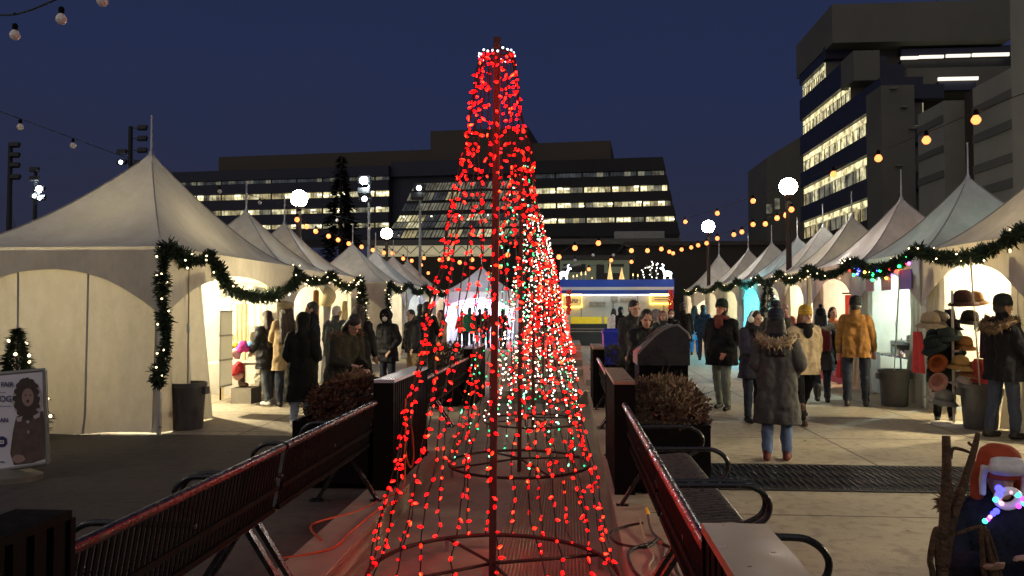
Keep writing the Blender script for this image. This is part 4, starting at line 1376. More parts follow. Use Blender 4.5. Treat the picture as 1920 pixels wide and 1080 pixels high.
# ------------------------------------------------------------------ goods: hats on a rack
HATSTAND = M('white enamel', (.75, .70, .62), .4, var=.05)
p0 = at(1785, 797, 0)
t = thing('hat_rack', 'tall white hat rack on a round base in front of the hat stall', 'hat rack', (p0.x, p0.y, 0))
m = MB(); m.lathe([(.27, 0), (.27, .02), (.25, .03), (.04, .04), (.0005, .04)], n=32); m.build('base', HATSTAND, t, smooth='auto')
m = MB(); m.tube([(.03, 0, .03), (.03, 0, 1.92)], .018, 10); m.build('pole', HATSTAND, t, smooth='auto')
HD = p0.y
def felt(n, c): return M('felt ' + n, c, .9, var=.2, nscale=12, bump=.3, bscale=50, spec=.2)
HATS = [(1757, 592, 'taupe round-crowned hat tilted at the upper left of the rack', (.16, .12, .09), 20, 0, 1.0), (1806, 556, 'dark brown wide hat on top of the rack', (.045, .018, .014), -6, 0, 1.15),
        (1829, 556, 'ochre brown hat behind the dark brown hat on top', (.20, .10, .035), -10, .12, 1.0), (1760, 596, None, None, 0, 0, 0),
        (1760, 600, None, None, 0, 0, 0), (1818, 592, 'black bowler hat on the right of the rack', (.02, .014, .012), 2, 0, 1.05), (1758, 594, None, None, 0, 0, 0),
        (1776, 622, 'teal grey felt hat in the middle of the rack', (.045, .06, .06), -8, .05, 1.0), (1751, 640, 'dark green hat with turned brim at the rack left', (.02, .03, .03), -25, .05, 1.1),
        (1756, 672, 'rust hat hanging open end outwards', (.30, .08, .025), 75, -.1, .78), (1800, 677, 'honey yellow hat low on the rack', (.42, .25, .08), 5, -.08, 1.05),
        (1808, 640, 'camel hat half hidden behind the fur collar', (.28, .13, .04), 0, .1, 1.0), (1757, 707, 'pink straw hat hanging open end outwards', (.48, .24, .19), 78, -.1, .78),
        (1803, 715, 'cream hat on the lower right of the rack', (.55, .47, .36), 28, -.08, 1.0), (1770, 742, 'grey bell-shaped hat lowest on the rack', (.20, .20, .16), 4, -.08, 1.1),
        (1824, 692, 'peach wide-brimmed hat with coral edge', (.50, .24, .12), 12, .0, 1.2), (1745, 597, 'beige bell-shaped hat on the left of the rack', (.42, .33, .20), -4, -.04, 1.15), (1786, 604, 'small dark hat behind the rack pole', (.02, .016, .016), 0, .12, .85),
        (1845, 612, None, None, 0, 0, 0), (1752, 742, 'cream knitted hat beneath the pink straw hat', (.52, .46, .36), 30, .02, .85)]
for px, py, lab, col, tilt, dy, sc in HATS:
    if not lab: continue
    p = atY(px, py + 8, HD + dy)
    t = thing('felt_hat', lab, 'hat', p, 0, 'hats on the white rack')
    q = Matrix.Rotation(R(tilt), 3, 'Y' if abs(tilt) < 60 else 'X') @ Matrix.Rotation(R(8), 3, 'X')
    if abs(tilt) >= 60: q = Matrix.Rotation(R(-tilt), 3, 'X')
    q = q * sc
    mat = felt(lab, col)
    m = MB(); m.lathe([(.110, .0), (.112, .03), (.105, .075), (.085, .115), (.045, .135), (.0005, .138)], n=22, mat=q, cap=False)
    o = m.build('crown', mat, t, smooth=True)
    m = MB(); m.lathe([(.108, .004), (.135, -.012), (.172, -.04), (.176, -.046), (.170, -.047), (.132, -.02), (.105, -.004)], n=26, mat=q, cap=False)
    m.build('brim', mat, t, smooth=True)
    m = MB(); m.lathe([(.1135, .006), (.1145, .010), (.114, .032), (.112, .034)], n=22, mat=q, cap=False); m.build('band', felt('band ' + lab, tuple(c * .6 for c in col)), t, smooth=True)

# garment rail of dark coats and a red floral dress in the hat stall
def garment(label, x, y, z0, z1, w, col, cat='garment', seed=0, group=None):
    t = MB()
    def fn(u, v):
        ww = w * (.55 + .45 * v)
        xx = (u - .5) * ww
        return (xx * .5, xx, 0)
    m = MB()
    for s in (1, -1):
        def fn(u, v):
            ww = w * (.62 + .38 * v) * (1 - .25 * max(0, .12 - v) / .12)
            return (x + s * (.045 + .02 * math.sin(u * 14 + seed)) * math.sin(PI * u), y + (u - .5) * ww, z1 + (z0 - z1) * v)
        m.grid(fn, 16, 8)
    m.tube([(x, y, z1 + .10), (x, y + .02, z1 + .05), (x, y, z1 - .01)], .006, 5)
    o = m.build('hanging_garment', cloth('garment ' + label, col, var=.3), None, smooth=True)
    return tag(o, label, cat, group)
garment('red patterned dress hanging at the left of the hat stall', atY(1722, 690, HD + .3).x, HD + .3, .72, 1.32, .45, (.42, .04, .04))
garment('red patterned skirt showing behind the hat rack', 5.75, HD - .15, .62, .95, .5, (.50, .06, .05))
garment('black coat hanging behind the hats', 5.6, HD + .35, .8, 1.65, .5, (.015, .015, .018))
garment('dark violet bag hanging beside the fur collar', 5.95, HD + .05, .95, 1.5, .38, (.03, .015, .03), 'bag')

q = atY(592, 575, LT[0].y - .2)
garment('orange apron hanging in the doorway of the second left marquee', q.x, q.y, 1.35, 2.05, .42, (.45, .20, .05))
q = atY(646, 592, LT[1].y - .1)
garment('pale yellow notice hanging in the doorway of the third left marquee', q.x, q.y, 1.35, 1.85, .60, (.55, .48, .20), 'notice')
q = atY(610, 556, LT[0].y + 1.0)
m = MB(); m.sphere(q, .24, 16, 10); m.tube([q + Vector((0, 0, .2)), q + Vector((0, 0, .55))], .008, 5); tag(m.build('paper_lantern', M('cream paper lantern', (.75, .66, .36), .8, var=.1), None, smooth=True), 'round cream paper lantern inside the second left marquee', 'lantern')
# counters
TBL = M('folding table top', (.55, .50, .42), .5)
def counter(label, x, y, w, l, h, mat, cat='table'):
    t = thing('stall_table', label, cat, (x, y, 0), 0, 'tables inside the stalls')
    m = MB(); m.box((0, 0, h - .015), (w, l, .03)); m.build('tabletop', mat, t)
    for a in (-1, 1):
        for b in (-1, 1):
            m = MB(); m.tube([(a * (w / 2 - .05), b * (l / 2 - .05), 0), (a * (w / 2 - .05), b * (l / 2 - .05), h - .03)], .016, 8); m.build('leg', BLKM, t)
    return t
fy = ry[1]
FX = RX - RW / 2
STEEL = M('stainless steel', (.55, .56, .55), .25, metal=.9, var=.08)
counter('steel-topped cooking table in the food marquee', FX + .35, fy - .1, .6, 2.0, .80, STEEL)
def pan(label, x, y, z, r, mat, cat='pan'):
    m = MB(); m.lathe([(r * .7, 0), (r, .09), (r * 1.03, .095), (r * .96, .092), (r * .66, .012), (.0005, .012)], (x, y, z), 28)
    o = m.build('frying_pan', mat, None, smooth='auto')
    return tag(o, label, cat)
pan('huge black frying pan on the food stall table', FX + .3, fy - .55, .93, .42, M('cast iron', (.015, .015, .015), .4))
m = MB(); m.lathe([(.30, 0), (.30, .10), (.28, .13), (.0005, .13)], (FX + .3, fy - .55, .802), 20); tag(m.build('gas_burner', STEEL, None, smooth='auto'), 'steel gas burner beneath the huge frying pan', 'burner')
for i, (dy, h, r_, lab) in enumerate(((-.05, .34, .15, 'tall steel pot with lid in the food stall'), (.55, .22, .2, 'wide steel pot at the back of the food stall table'), (-.85, .5, .10, 'steel coffee urn on the food stall table'))):
    t = thing('cooking_pot', lab, 'pot', (FX + .5, fy + dy, .80))
    m = MB(); m.lathe([(r_, 0), (r_, h), (r_ * 1.04, h + .01)], n=22); m.build('pot_body', STEEL, t, smooth='auto')
    m = MB(); m.lathe([(r_ * 1.05, h + .012), (r_ * .9, h + .035), (.0005, h + .05)], n=22); m.sphere((0, 0, h + .065), .022, 8, 6); m.build('lid', STEEL, t, smooth='auto')
m = MB(); m.box((FX + .40, fy - .95, .89), (.12, .12, .18)); tag(m.build('water_bottle', M('blue plastic', (.03, .10, .5), .3)), 'small blue container by the steel urn', 'container')
# aluminium kitchen trolley panels under table: pale cyan cloth
m = MB()
def skirt(u, v): return (FX + .02 + .01 * math.sin(u * 30), fy + .35 + u * 1.0, .78 * (1 - v) + .05)
m.grid(skirt, 30, 4); tag(m.build('table_cloth', M('pale blue cloth', (.42, .55, .58), .8), None, smooth=True), 'pale blue cloth hanging from the food stall table', 'tablecloth')


def text(name, s, size, mat, loc, rot, parent=None, align='CENTER', ext=.004, bold=0.0):
    cu = bpy.data.curves.new(name, 'FONT'); cu.body = s; cu.size = size; cu.extrude = ext; cu.align_x = align; cu.align_y = 'CENTER'; cu.offset = bold
    o = bpy.data.objects.new(name, cu); COL.objects.link(o)
    o.location = loc; o.rotation_euler = rot
    bpy.context.view_layer.update()
    me = bpy.data.meshes.new_from_object(o.evaluated_get(bpy.context.evaluated_depsgraph_get()))
    me.transform(Matrix.Translation(loc) @ Euler(rot).to_matrix().to_4x4())
    if parent: me.transform(root_inv(parent))
    me.materials.clear(); me.materials.append(mat)
    bpy.data.objects.remove(o)
    o = link_mesh(name, me, parent)
    return o
WHT = M('white lettering', (.8, .8, .78), .6, var=0)
DRK = M('dark lettering', (.03, .025, .05), .6, var=0)
# pink banner under the table: "& JAM / HOT"
pb = at(1545, 722, 0)
ROT_R = (PI / 2, 0, -PI / 2)     # faces -x
bx = 5.56
ba = atX(1500, 690, bx); bb = atX(1592, 690, bx)
by = at(1545, 722, 0).y + .1
t = thing('banner', 'pink and white banner with bold white lettering along the foot of a stall', 'banner', (bx, by, 0))
m = MB(); m.bbox(bx, bx + .02, by - 1.15, by + .9, .12, .42); m.build('panel', M('pink vinyl', (.62, .10, .16), .5, var=.05), t, world=True)
text('lettering', '& JAM', .21, WHT, (bx - .004, by - .45, .335), ROT_R, t, bold=.008)
text('lettering', 'HOT', .13, WHT, (bx - .004, by - .35, .19), ROT_R, t, bold=.006)
m = MB(); m.bbox(bx + .03, bx + .05, by - 1.15, by + .9, .43, .80); tag(m.build('front_cloth', M('blue grey cloth', (.25, .35, .40), .8)), 'blue grey cloth above the pink banner', 'cloth')
# red hanging sign with pale emblem
sy = ry[2] + .45
t = thing('hanging_sign', 'red hanging sign with a pale round emblem inside a stall', 'sign', (6.4, sy, 1.9))
m = MB(); m.bbox(6.40, 6.42, sy - .30, sy + .32, 1.38, 1.98); m.build('board', M('red board', (.62, .03, .02), .5, var=.05, emit=(1, .05, .03), es=.25), t, world=True)
m = MB(); m.lathe([(.12, 0), (.12, .006), (.0005, .006)], (6.395, sy, 1.62), 20, Matrix.Rotation(R(-90), 3, 'Y')); m.build('emblem', M('coral', (.75, .28, .20), .6), t, world=True)
m = MB(); m.tube([(6.41, sy - .5, 2.02), (6.41, sy + .5, 2.02)], .015, 6); m.build('rail', BLKM, t, world=True)
# small pale price cards hanging over the food stall
for i, (dy, w_, nm, c_) in enumerate(((-.15, .42, 'pink striped card hanging over the food stall opening', (.62, .34, .32)), (.62, .40, 'rose card hanging at the far side of the food stall', (.55, .26, .26)), (-.95, .50, 'violet card hanging at the near side of the food stall', (.30, .22, .62)))):
    t = thing('menu_card', nm, 'sign', (FX - .06, fy + dy, 2.15))
    m = MB(); m.bbox(FX - .06, FX - .045, fy + dy - w_ / 2, fy + dy + w_ / 2, 2.0, 2.34); m.build('card', M('card ' + nm, c_, .6, var=.04), t, world=True)
    m = MB()
    if i == 0:
        for k in range(5): m.bbox(FX - .068, FX - .0615, fy + dy - .15 + k * .065, fy + dy - .12 + k * .065, 2.06, 2.20)
        m.build('print', M('pale print', (.75, .6, .58), .6, var=0), t, world=True)

# goods in the large left marquee
def plush(label, px, py, Y, r, col):
    p = atY(px, py, Y)
    rg = random.Random(px)
    m = MB()
    for i in range(3):
        m.sphere(p + Vector((rg.uniform(-.6, .6) * r, rg.uniform(-.5, .5) * r, rg.uniform(-.3, .3) * r)), r * rg.uniform(.42, .66), 10, 8)
    o = blob('plush_toy', m, M('plush ' + label, col, .95, var=.2, nscale=30, bump=.6, bscale=60), None, vox=.02, smooth=1, wrinkle=.05)
    return tag(o, label, 'soft toy', 'soft toys heaped on the stall table')
Yt = c1.y + 3.3
for l_, px, py, r_, col in (('yellow fluffy toy on the stall table', 433, 650, .12, (.75, .62, .05)), ('pale pink fluffy toy between yellow and magenta', 442, 662, .12, (.75, .42, .45)), ('magenta fluffy toy on the stall table', 455, 652, .13, (.70, .06, .34)),
                          ('sky blue fluffy toy next to the magenta one', 473, 645, .10, (.12, .38, .75)), ('red fluffy toy low on the front of the table', 443, 690, .16, (.65, .05, .06)), ('coral and white toy under the red one', 446, 705, .10, (.72, .35, .30))):
    plush(l_, px, py, Yt - .2, r_, col)
pt = atY(455, 700, Yt)
counter('cloth covered table of soft toys in the large marquee', pt.x - .1, Yt + .25, 1.2, .7, .72, TBL)
p = at(452, 756, 0)
m = MB(); m.bbox(p.x - .14, p.x + .22, p.y - .1, p.y + .35, 0, .27); tag(m.build('concrete_block', M('grey block', (.22, .20, .16), .8, bump=.3)), 'grey concrete block at the doorway of the large marquee', 'block')
p = atY(452, 735, p.y + .1)
m = MB(); m.capsule((p.x, p.y, .34), .055, (p.x, p.y, .55), .06); m.capsule((p.x, p.y, .32), .05, (p.x + .12, p.y - .06, .32), .045)
tag(blob('winter_boot', m, SHOEBR, None, vox=.014, smooth=2), 'brown winter boot standing on the grey concrete block', 'boot')
# tall white fluffy stand
p = at(478, 742, 0)
m = MB()
m.capsule((p.x, p.y, .20), .16, (p.x, p.y, .75), .13); m.capsule((p.x, p.y, .75), .13, (p.x - .02, p.y, 1.15), .08); m.capsule((p.x, p.y, .06), .05, (p.x, p.y, .3), .06)
tag(blob('sheepskin', m, M('cream fleece', (.66, .60, .46), .95, var=.15, nscale=20, bump=.8, bscale=30), None, vox=.02, smooth=2, wrinkle=.06), 'cream fleece draped over a stand beside the woman in white sneakers', 'fleece')
# hanging scarves, frames on the back wall
SC_ = [('cream knitted scarf hanging in the large marquee', 432, 560, 628, .34, (.62, .55, .38)), ('sand coloured shawl hanging in the large marquee', 452, 570, 640, .28, (.42, .33, .17)), ('ivory blanket hanging deep in the large marquee', 487, 552, 610, .42, (.62, .60, .48))]
for lab, px, ya, yb, w_, col in SC_:
    a = atY(px, ya, Yt + .6); b = atY(px, yb, Yt + .6)
    m = MB()
    for s in (0, .03):
        m.grid(lambda u, v: (a.x + (u - .5) * w_, a.y + s + .015 * math.sin(u * 22), a.z + (b.z - a.z) * v), 20, 4)
    tag(m.build('hanging_scarf', cloth('scarf ' + lab, col), None, smooth=True), lab, 'scarf')
WOODL = M('pale wood', (.48, .35, .16), .6)
t = thing('display_frame', 'pale wooden display frame with hooks in the large marquee', 'display rack', (a.x, Yt + .7, 0))
m = MB()
fa = atY(418, 545, Yt + .7); fb = atY(500, 545, Yt + .7)
for xx in (fa.x, (fa.x + fb.x) / 2, fb.x): m.bar((xx, Yt + .7, 0), (xx, Yt + .7, 2.15), .04)
for zz in (2.12, 1.55): m.bar((fa.x, Yt + .7, zz), (fb.x, Yt + .7, zz), .035)
m.build('frame', WOODL, t, world=True)
finish_blobs()
# white window panel leaning in the opening
pa = atX(412, 750, c1.x - .03)
t = thing('window_panel', 'white panel with clear window panes at the opening of the large marquee', 'window panel', (c1.x - .05, c1.y + 1.35, 0))
m = MB()
ya, yb = c1.y + 1.80, c1.y + 2.22
m.bbox(c1.x - .05, c1.x - .03, ya, yb, .45, 1.62)
m.build('pane', M('milky pane', (.82, .81, .74), .3, var=.03, trans=.85), t, world=True)
m = MB()
for zz in (.45, .86, 1.24, 1.62): m.bbox(c1.x - .058, c1.x - .022, ya, yb, zz - .012, zz + .012)
m.build('sash', M('pane sash', (.42, .38, .30), .5), t, world=True)

# held things
def held(label, name, mb, mat, cat):
    return tag(mb.build(name, mat, None, smooth='auto'), label, cat)
w0, w1 = wrist(pw, 0), wrist(pw, 1)
c_ = (w0 + w1) / 2
fw = Matrix.Rotation(R(58), 3, 'Z') @ Vector((0, -1, 0))
m = MB(); m.box(c_ + fw * .10 + Vector((0, 0, .05)), (.008, .075, .15), rz=R(58) + PI / 2, mat=None)
ph = thing('mobile_phone', 'phone held by the woman in the olive parka', 'phone', c_ + fw * .10)
q = Matrix.Rotation(R(58), 3, 'Z') @ Matrix.Rotation(R(-50), 3, 'X')
m = MB(); m.box((0, 0, .03), (.075, .009, .15), mat=q); m.build('case', BLKM, ph)
m = MB(); m.box(q @ Vector((0, .0055, 0)) + Vector((0, 0, .03)), (.066, .002, .138), mat=q); m.build('screen', M('phone screen', (.02, .02, .03), .2, emit=(.6, .75, 1), es=.8), ph)
w = wrist(eat, 0).lerp(wrist(eat, 1), .5)
m = MB(); m.capsule(w + Vector((-.07, -.09, .02)), .035, w + Vector((.09, -.10, -.01)), .03)
held('pale bread roll in both hands of the eating woman', 'bread_roll', m, M('bread', (.55, .42, .26), .8), 'food')
w = wrist(mus, 1)
m = MB(); m.box(w + Vector((.03, .0, -.30)), (.10, .20, .30), taper=.7); m.box(w + Vector((.03, 0, -.08)), (.02, .12, .14))
held('red shopping bag in the hand of the man in the mustard jacket', 'shopping_bag', m, REDC, 'bag')
# white headphones / earmuffs band on the woman with earmuffs, and lettering on her top
hmat = Matrix([em['hm'][i * 4:i * 4 + 4] for i in range(4)]); ei = root_inv(em); es_ = 1.62 / 1.75
E = lambda p: (ei @ (hmat @ Vector(p))) * es_
m = MB(); m.tube([E((.10 * math.cos(a), .01, .02 + .115 * math.sin(a))) for a in [PI * i / 14 for i in range(15)]], .012, 8)
for sd in (-1, 1): m.sphere(E((sd * .098, .0, -.01)), .048, 10, 8)
m.build('earmuffs', WHITEC, em, smooth=True)
lt = text('chest_lettering', 'F', .16, WHITEC, (0, 0, 0), (PI / 2, 0, 0), None)
lt.parent = em; lt.location = (.02, -.185, 1.20)
# lit toy of the child: a ring of coloured LEDs on a pale soft mask
HM_ = HL
m = MB(); m.tube([HL((.052 * math.cos(a), -.135 - .02 * math.sin(a), -.085 + .052 * math.sin(a))) for a in [2 * PI * i / 18 for i in range(18)]], .014, 8, closed=True)
b = m.build('light_up_toy', M('milky toy plastic', (.72, .66, .70), .4, emit=(.9, .75, .85), es=.12), None, smooth=True)
b.data.transform(Matrix.Translation(kid.location) @ Euler(kid.rotation_euler).to_matrix().to_4x4())
tag(b, 'pale ring toy with coloured lights held at the face of the child', 'toy')
LEDC = [emis('led blue', (.05, .05, 1), 4), emis('led mint', (.10, 1, .6), 1.6), emis('led pink', (1, .45, .55), 1.5), emis('led violet', (.5, .05, 1), 3)]
for i, (x, z, k, rr) in enumerate(((-.048, -.02, 0, .017), (-.045, -.055, 0, .015), (-.035, -.105, 2, .012), (.0, -.035, 2, .012), (.03, -.05, 1, .015), (.055, -.075, 3, .013), (-.06, -.085, 1, .013), (.035, -.115, 3, .012), (.058, -.10, 1, .012), (-.055, -.15, 0, .015), (-.068, -.165, 0, .013), (-.08, -.185, 2, .010), (-.10, -.21, 1, .013), (-.088, -.20, 3, .010))):
    m = MB(); m.sphere(HL((x * 1.2, -.165, z)), rr * .75, 8, 6)
    o = m.build('led', LEDC[k], b, smooth=True)
    o.data.transform(Matrix.Translation(kid.location) @ Euler(kid.rotation_euler).to_matrix().to_4x4())
# driftwood reindeer antlers next to the child
WOOD = M('driftwood', (.085, .045, .022), .75, var=.4, nscale=16, bump=.8, bscale=40)
def stick(m, pts, rs): m.tube(smooth_path(pts, 5), [rs[0] + (rs[1] - rs[0]) * i / (5 * (len(pts) - 1)) for i in range(5 * (len(pts) - 1) + 1)], 8)
Ya = 2.75
W = lambda px, py, dy=0: atY(px, py, Ya + dy)
t = thing('driftwood_figure', 'brown driftwood antler figure standing beside the child', 'sculpture', (W(1765, 1080).x, Ya, 0))
m = MB(); stick(m, [W(1760, 1400), W(1766, 1080), W(1772, 960), W(1775, 880), W(1774, 818)], (.022, .014)); m.build('branch', WOOD, t, smooth=True, world=True)
m = MB(); stick(m, [W(1770, 1060), W(1784, 980), W(1808, 905), W(1826, 845), W(1834, 812)], (.020, .008)); m.build('branch', WOOD, t, smooth=True, world=True)
m = MB(); stick(m, [W(1782, 860), W(1786, 842), W(1800, 842), W(1818, 848)], (.007, .005)); m.build('branch', WOOD, t, smooth=True, world=True)
m = MB(); stick(m, [W(1828, 838), W(1818, 832), W(1816, 828)], (.006, .004)); m.build('branch', WOOD, t, smooth=True, world=True)
m = MB(); stick(m, [W(1752, 1110), W(1748, 1070), W(1744, 1050), W(1750, 1010), W(1756, 992), W(1760, 1000), W(1756, 1030), W(1762, 1090)], (.011, .009)); m.build('branch', WOOD, t, smooth=True, world=True)
m = MB(); stick(m, [W(1778, 1003), W(1795, 1000), W(1818, 992), W(1842, 986)], (.007, .006)); m.build('branch', WOOD, t, smooth=True, world=True)
m = MB()
for i, (ax, bx_) in enumerate(((1838, 1846), (1846, 1862), (1840, 1874), (1850, 1880), (1843, 1858))): stick(m, [W(ax, 985 + i * 3), W((ax + bx_) / 2, 1040, .01 * i), W(bx_ + 6, 1130, .02 * i)], (.007, .011))
m.build('twig_bundle', WOOD, t, smooth=True, world=True)

# ------------------------------------------------------------------ poster stand, left edge
pq = at(70, 900, 0)
Yp = pq.y
t = thing('poster_stand', 'white poster in a grey swing stand showing a curly-haired figure', 'sign', (pq.x, Yp, 0), 0)
A = lambda px, py, dy=0.0: atY(px, py, Yp + dy)
tl, tr_, br_, bl_ = A(-150, 715), A(82, 694), A(88, 868), A(-150, 905)
m = MB(); m.prism([tl, tr_, br_, bl_], (0, .03, 0)); m.build('poster', M('poster paper', (.58, .56, .62), .5, var=.05), t, world=True)
m = MB()
for a_, b_ in ((tl, tr_), (tr_, br_), (br_, bl_)): m.tube([a_ + Vector((0, .015, 0)), b_ + Vector((0, .015, 0))], .022, 8)
m.build('frame', M('stand plastic', (.16, .16, .15), .4), t, world=True, smooth='auto')
m = MB()
bc = A(-40, 890)
m.lathe([(.36, 0), (.36, .05), (.30, .08), (.12, .10), (.0005, .10)], (bc.x + .12, Yp, 0), 32, sx=1.4, sy=.75)
m.build('base', M('stand base', (.12, .11, .09), .45), t, world=True, smooth='auto')
INK = M('brown print', (.045, .030, .028), .6, var=.3, nscale=14); INK2 = M('skin print', (.26, .17, .15), .6, var=.15); INK3 = M('coat print', (.085, .055, .045), .6, var=.4, nscale=9); INK4 = M('pale print fur', (.36, .32, .32), .6)
def flat(nm, pts, dy, mat):
    q = [A(px, py, -.004 - dy) for px, py in pts]
    m = MB(); m.prism(q, (0, .0015, 0)); m.build(nm, mat, t, world=True)
circ = lambda cx, cy, rx, ry_, n=24, j=0, sd=1: [(cx + rx * (1 + j * math.sin(k * 7.3 + sd)) * math.cos(2 * PI * k / n), cy + ry_ * (1 + j * math.sin(k * 5.1 + sd)) * math.sin(2 * PI * k / n)) for k in range(n)]
flat('printed_veil', circ(52, 750, 29, 36), .0, INK4)
flat('printed_hair', circ(50, 748, 22, 38, 30, .09), .002, INK)
flat('printed_coat', [(30, 782), (42, 776), (66, 776), (80, 770), (84, 800), (84, 860), (60, 868), (26, 872), (19, 850), (24, 810)], .002, INK3)
for k in range(16):
    a_ = 2 * PI * k / 16; flat('printed_curl', circ(50 + 20 * math.cos(a_), 748 + 35 * math.sin(a_), 5 + k % 3, 6, 9, .15, k), .0022 + .0001 * k, INK)
flat('printed_face', circ(52, 745, 11, 17), .004, INK2)
flat('printed_eye', circ(48, 741, 2.2, 1.3, 10), .006, INK); flat('printed_eye', circ(57, 741, 2.2, 1.3, 10), .006, INK); flat('printed_mouth', circ(52, 752, 2.6, 3.2, 12), .006, INK)
flat('printed_collar', [(30, 784), (42, 780), (40, 790), (33, 791)], .005, INK4); flat('printed_collar', [(62, 780), (76, 772), (74, 782), (65, 786)], .005, INK4)
flat('printed_button', circ(52, 791, 3, 3, 12), .005, INK4); flat('printed_button', circ(53, 810, 2, 3, 12), .005, INK4); flat('printed_hand', circ(35, 860, 12, 8, 16, .1), .005, INK2)
VIOL = M('violet ink', (.03, .02, .10), .6, var=0)
PIL = A(-2, 828, -.006)
flat('printed_pill', [(-30, 820), (6, 818), (12, 822), (13, 832), (8, 838), (-30, 840)], .002, VIOL)
def ptxt(s, px, py, h_px, mat):
    a = A(px, py, -.0115)
    text('lettering', s, h_px * 1.38 * Yp / FPX * 1.0, mat, a, (PI / 2, R(-1.5), 0), t, align='RIGHT', ext=.0008, bold=.001)
ptxt('FAIR', 25, 721, 9.5, VIOL); ptxt('OG', 22, 748, 12, VIOL); ptxt('AN', 15, 788, 8.5, VIOL); ptxt('23', 8, 829, 7, WHT)
ptxt('com', 8, 866, 4, VIOL)
for k, (yy, xx) in enumerate(((735, 10), (761, 20))):
    flat('printed_line', [(-30, yy), (xx, yy - .5), (xx, yy + 1.2), (-30, yy + 1.7)], .002, M('faint ink', (.30, .28, .36), .6))
# ------------------------------------------------------------------ globe lamps
POLE = M('lamp post dark bronze', (.05, .035, .025), .5, metal=.4, var=.2)
GLOBE = emis('frosted globe', (1, .93, .80), 75)


def globe(label, p, r=.27, h0=0):
    t = thing('street_lamp', label, 'street lamp', (p.x, p.y, 0), 0, 'white globe lamps')
    m = MB(); m.lathe([(.14, 0), (.14, .5), (.09, .6), (.075, p.z - r - .12), (.10, p.z - r - .1), (.13, p.z - r + .02)], n=14); m.build('post', POLE, t, smooth='auto')
    m = MB(); m.sphere((0, 0, p.z), r, 24, 16); m.build('globe', GLOBE, t, smooth=True)
    return t
globe('white globe lamp behind the second and third marquees on the left', atY(561, 372, 25), .275)
globe('smaller white globe lamp further along the left row', atY(725, 438, 36), .26)
globe('white globe lamp on a dark post among the right-hand marquees', atY(1478, 350, 22.6), .25)
globe('smaller white globe lamp further along the right row', atY(1328, 425, 34), .27)
globe('added white globe lamp out of view on the left, lighting the foreground', Vector((-9.6, 1.0, 5.2)), .27)  # unseen lamp, added to light the foreground
globe('added white globe lamp out of view on the right, lighting the foreground', Vector((6.2, -1.6, 5.4)), .27)  # second unseen lamp, added as fill from the right

# ------------------------------------------------------------------ flood masts
FLD = M('floodlight housing', (.02, .02, .022), .5, var=0)
FLIT = emis('floodlight glass', (.80, .95, 1), 160)
FDIM = emis('dim floodlight glass', (.85, .95, 1), 10)


def mast(label, px, Y, ytop, heads, rad=.09):
    """heads: (py, side, lit)"""
    top = atY(px, ytop, Y)
    t = thing('floodlight_mast', label, 'floodlight mast', (top.x, Y, 0))
    m = MB(); m.tube([(0, 0, 0), (0, 0, top.z)], [rad * 1.3, rad * .8], 10); m.build('mast', FLD if rad > .07 else M('pale mast', (.30, .32, .32), .5), t, smooth='auto')
    for py, sd, lit in heads:
        q = atY(px + 24 * sd, py, Y)
        h = thing('lamp_head', None, None)
        bpy.data.objects.remove(h)
        x = q.x - top.x; z = q.z
        m = MB(); m.bar((0, 0, z), (x, -.1, z), .05)
        m.box((x, -.16, z - .02), (.55 * Y / 60 + .2, .24, .28 * Y / 60 + .1), mat=Matrix.Rotation(R(-25), 3, 'X'))
        o = m.build('lamp_head', FLD, t)
        if lit:
            m = MB(); rr_ = (.20 if lit == 1 else .11) * (Y / 60) + .05; m.sphere((x, -.30, z - .06), (rr_, rr_ * .7, rr_), 14, 8)
            m.build('lamp_glass', FLIT if lit == 1 else FDIM, o)
    return t
mast('tall dark floodlight mast behind the peak of the large marquee', 245, 58, 237, [(240, 1, 0), (260, 1, 0), (282, 1, 0), (285, -.6, 0), (304, -.6, 2), (306, .7, 0)], .2)
mast('tall dark mast with four unlit heads at the left edge', 20, 52, 268, [(272, .45, 0), (291, .45, 0), (310, .45, 0), (332, .5, 0)], .18)
mast('dark mast with lit floodlights left of the large marquee', 67, 60, 315, [(318, .0, 0), (335, .0, 0), (354, .45, 1), (367, .1, 2), (371, .5, 2)], .16)
mast('pale slim mast with one blazing floodlight above the left row', 692, 30, 337, [(338, -.25, 1), (360, -.3, 0), (372, -.2, 2)], .06)
mast('second pale slim mast in front of the dark office block', 788, 33, 348, [(352, .0, 2), (368, -.2, 0)], .06)

# ------------------------------------------------------------------ overhead string lights
WARM = emis('warm festoon bulb', (1, .26, .07), 2.6)
GLS = M('unlit bulb glass with added glow', (.62, .55, .50), .15, var=.05, spec=.8, emit=(.5, .4, .35), es=.06)  # bulbs stay off; a faint glow is put into their glass


def festoon(label, pts, bulbs, lit, r, sag=0.0, drop=.06):
    """pts: wire through these points; bulbs: positions along (world points)"""
    t = thing('string_light', label, 'string lights', pts[0], 0, 'festoon strings over the plaza')
    m = MB(); m.tube(smooth_path(pts, 6), .007, 6); m.build('wire', WIRE, t, world=True)
    for p in bulbs:
        m = MB()
        m.tube([p + Vector((0, 0, drop)), p + Vector((0, 0, drop - .012))], .012, 6)
        m.lathe([(r * .50, r * .9), (r * .52, r * 2.0), (r * .35, r * 2.3), (.004, r * 2.4)], p, 10)
        s_ = m.build('socket', BLKM, t, world=True, smooth='auto')
        m = MB(); m.lathe([(.0004, -r), (r * .55, -r * .86), (r * .95, -r * .35), (r, 0), (r * .9, r * .42), (r * .6, r * .82), (r * .48, r * 1.0)], p, 14)
        m.build('bulb', lit, t, world=True, smooth=True)
    return t


def line_bulbs(pix, ds, dz=.06):
    ps = [atY(px, py, d) for (px, py), d in zip(pix, ds)]
    wire = [p + Vector((0, 0, dz)) for p in ps]
    return ps, wire
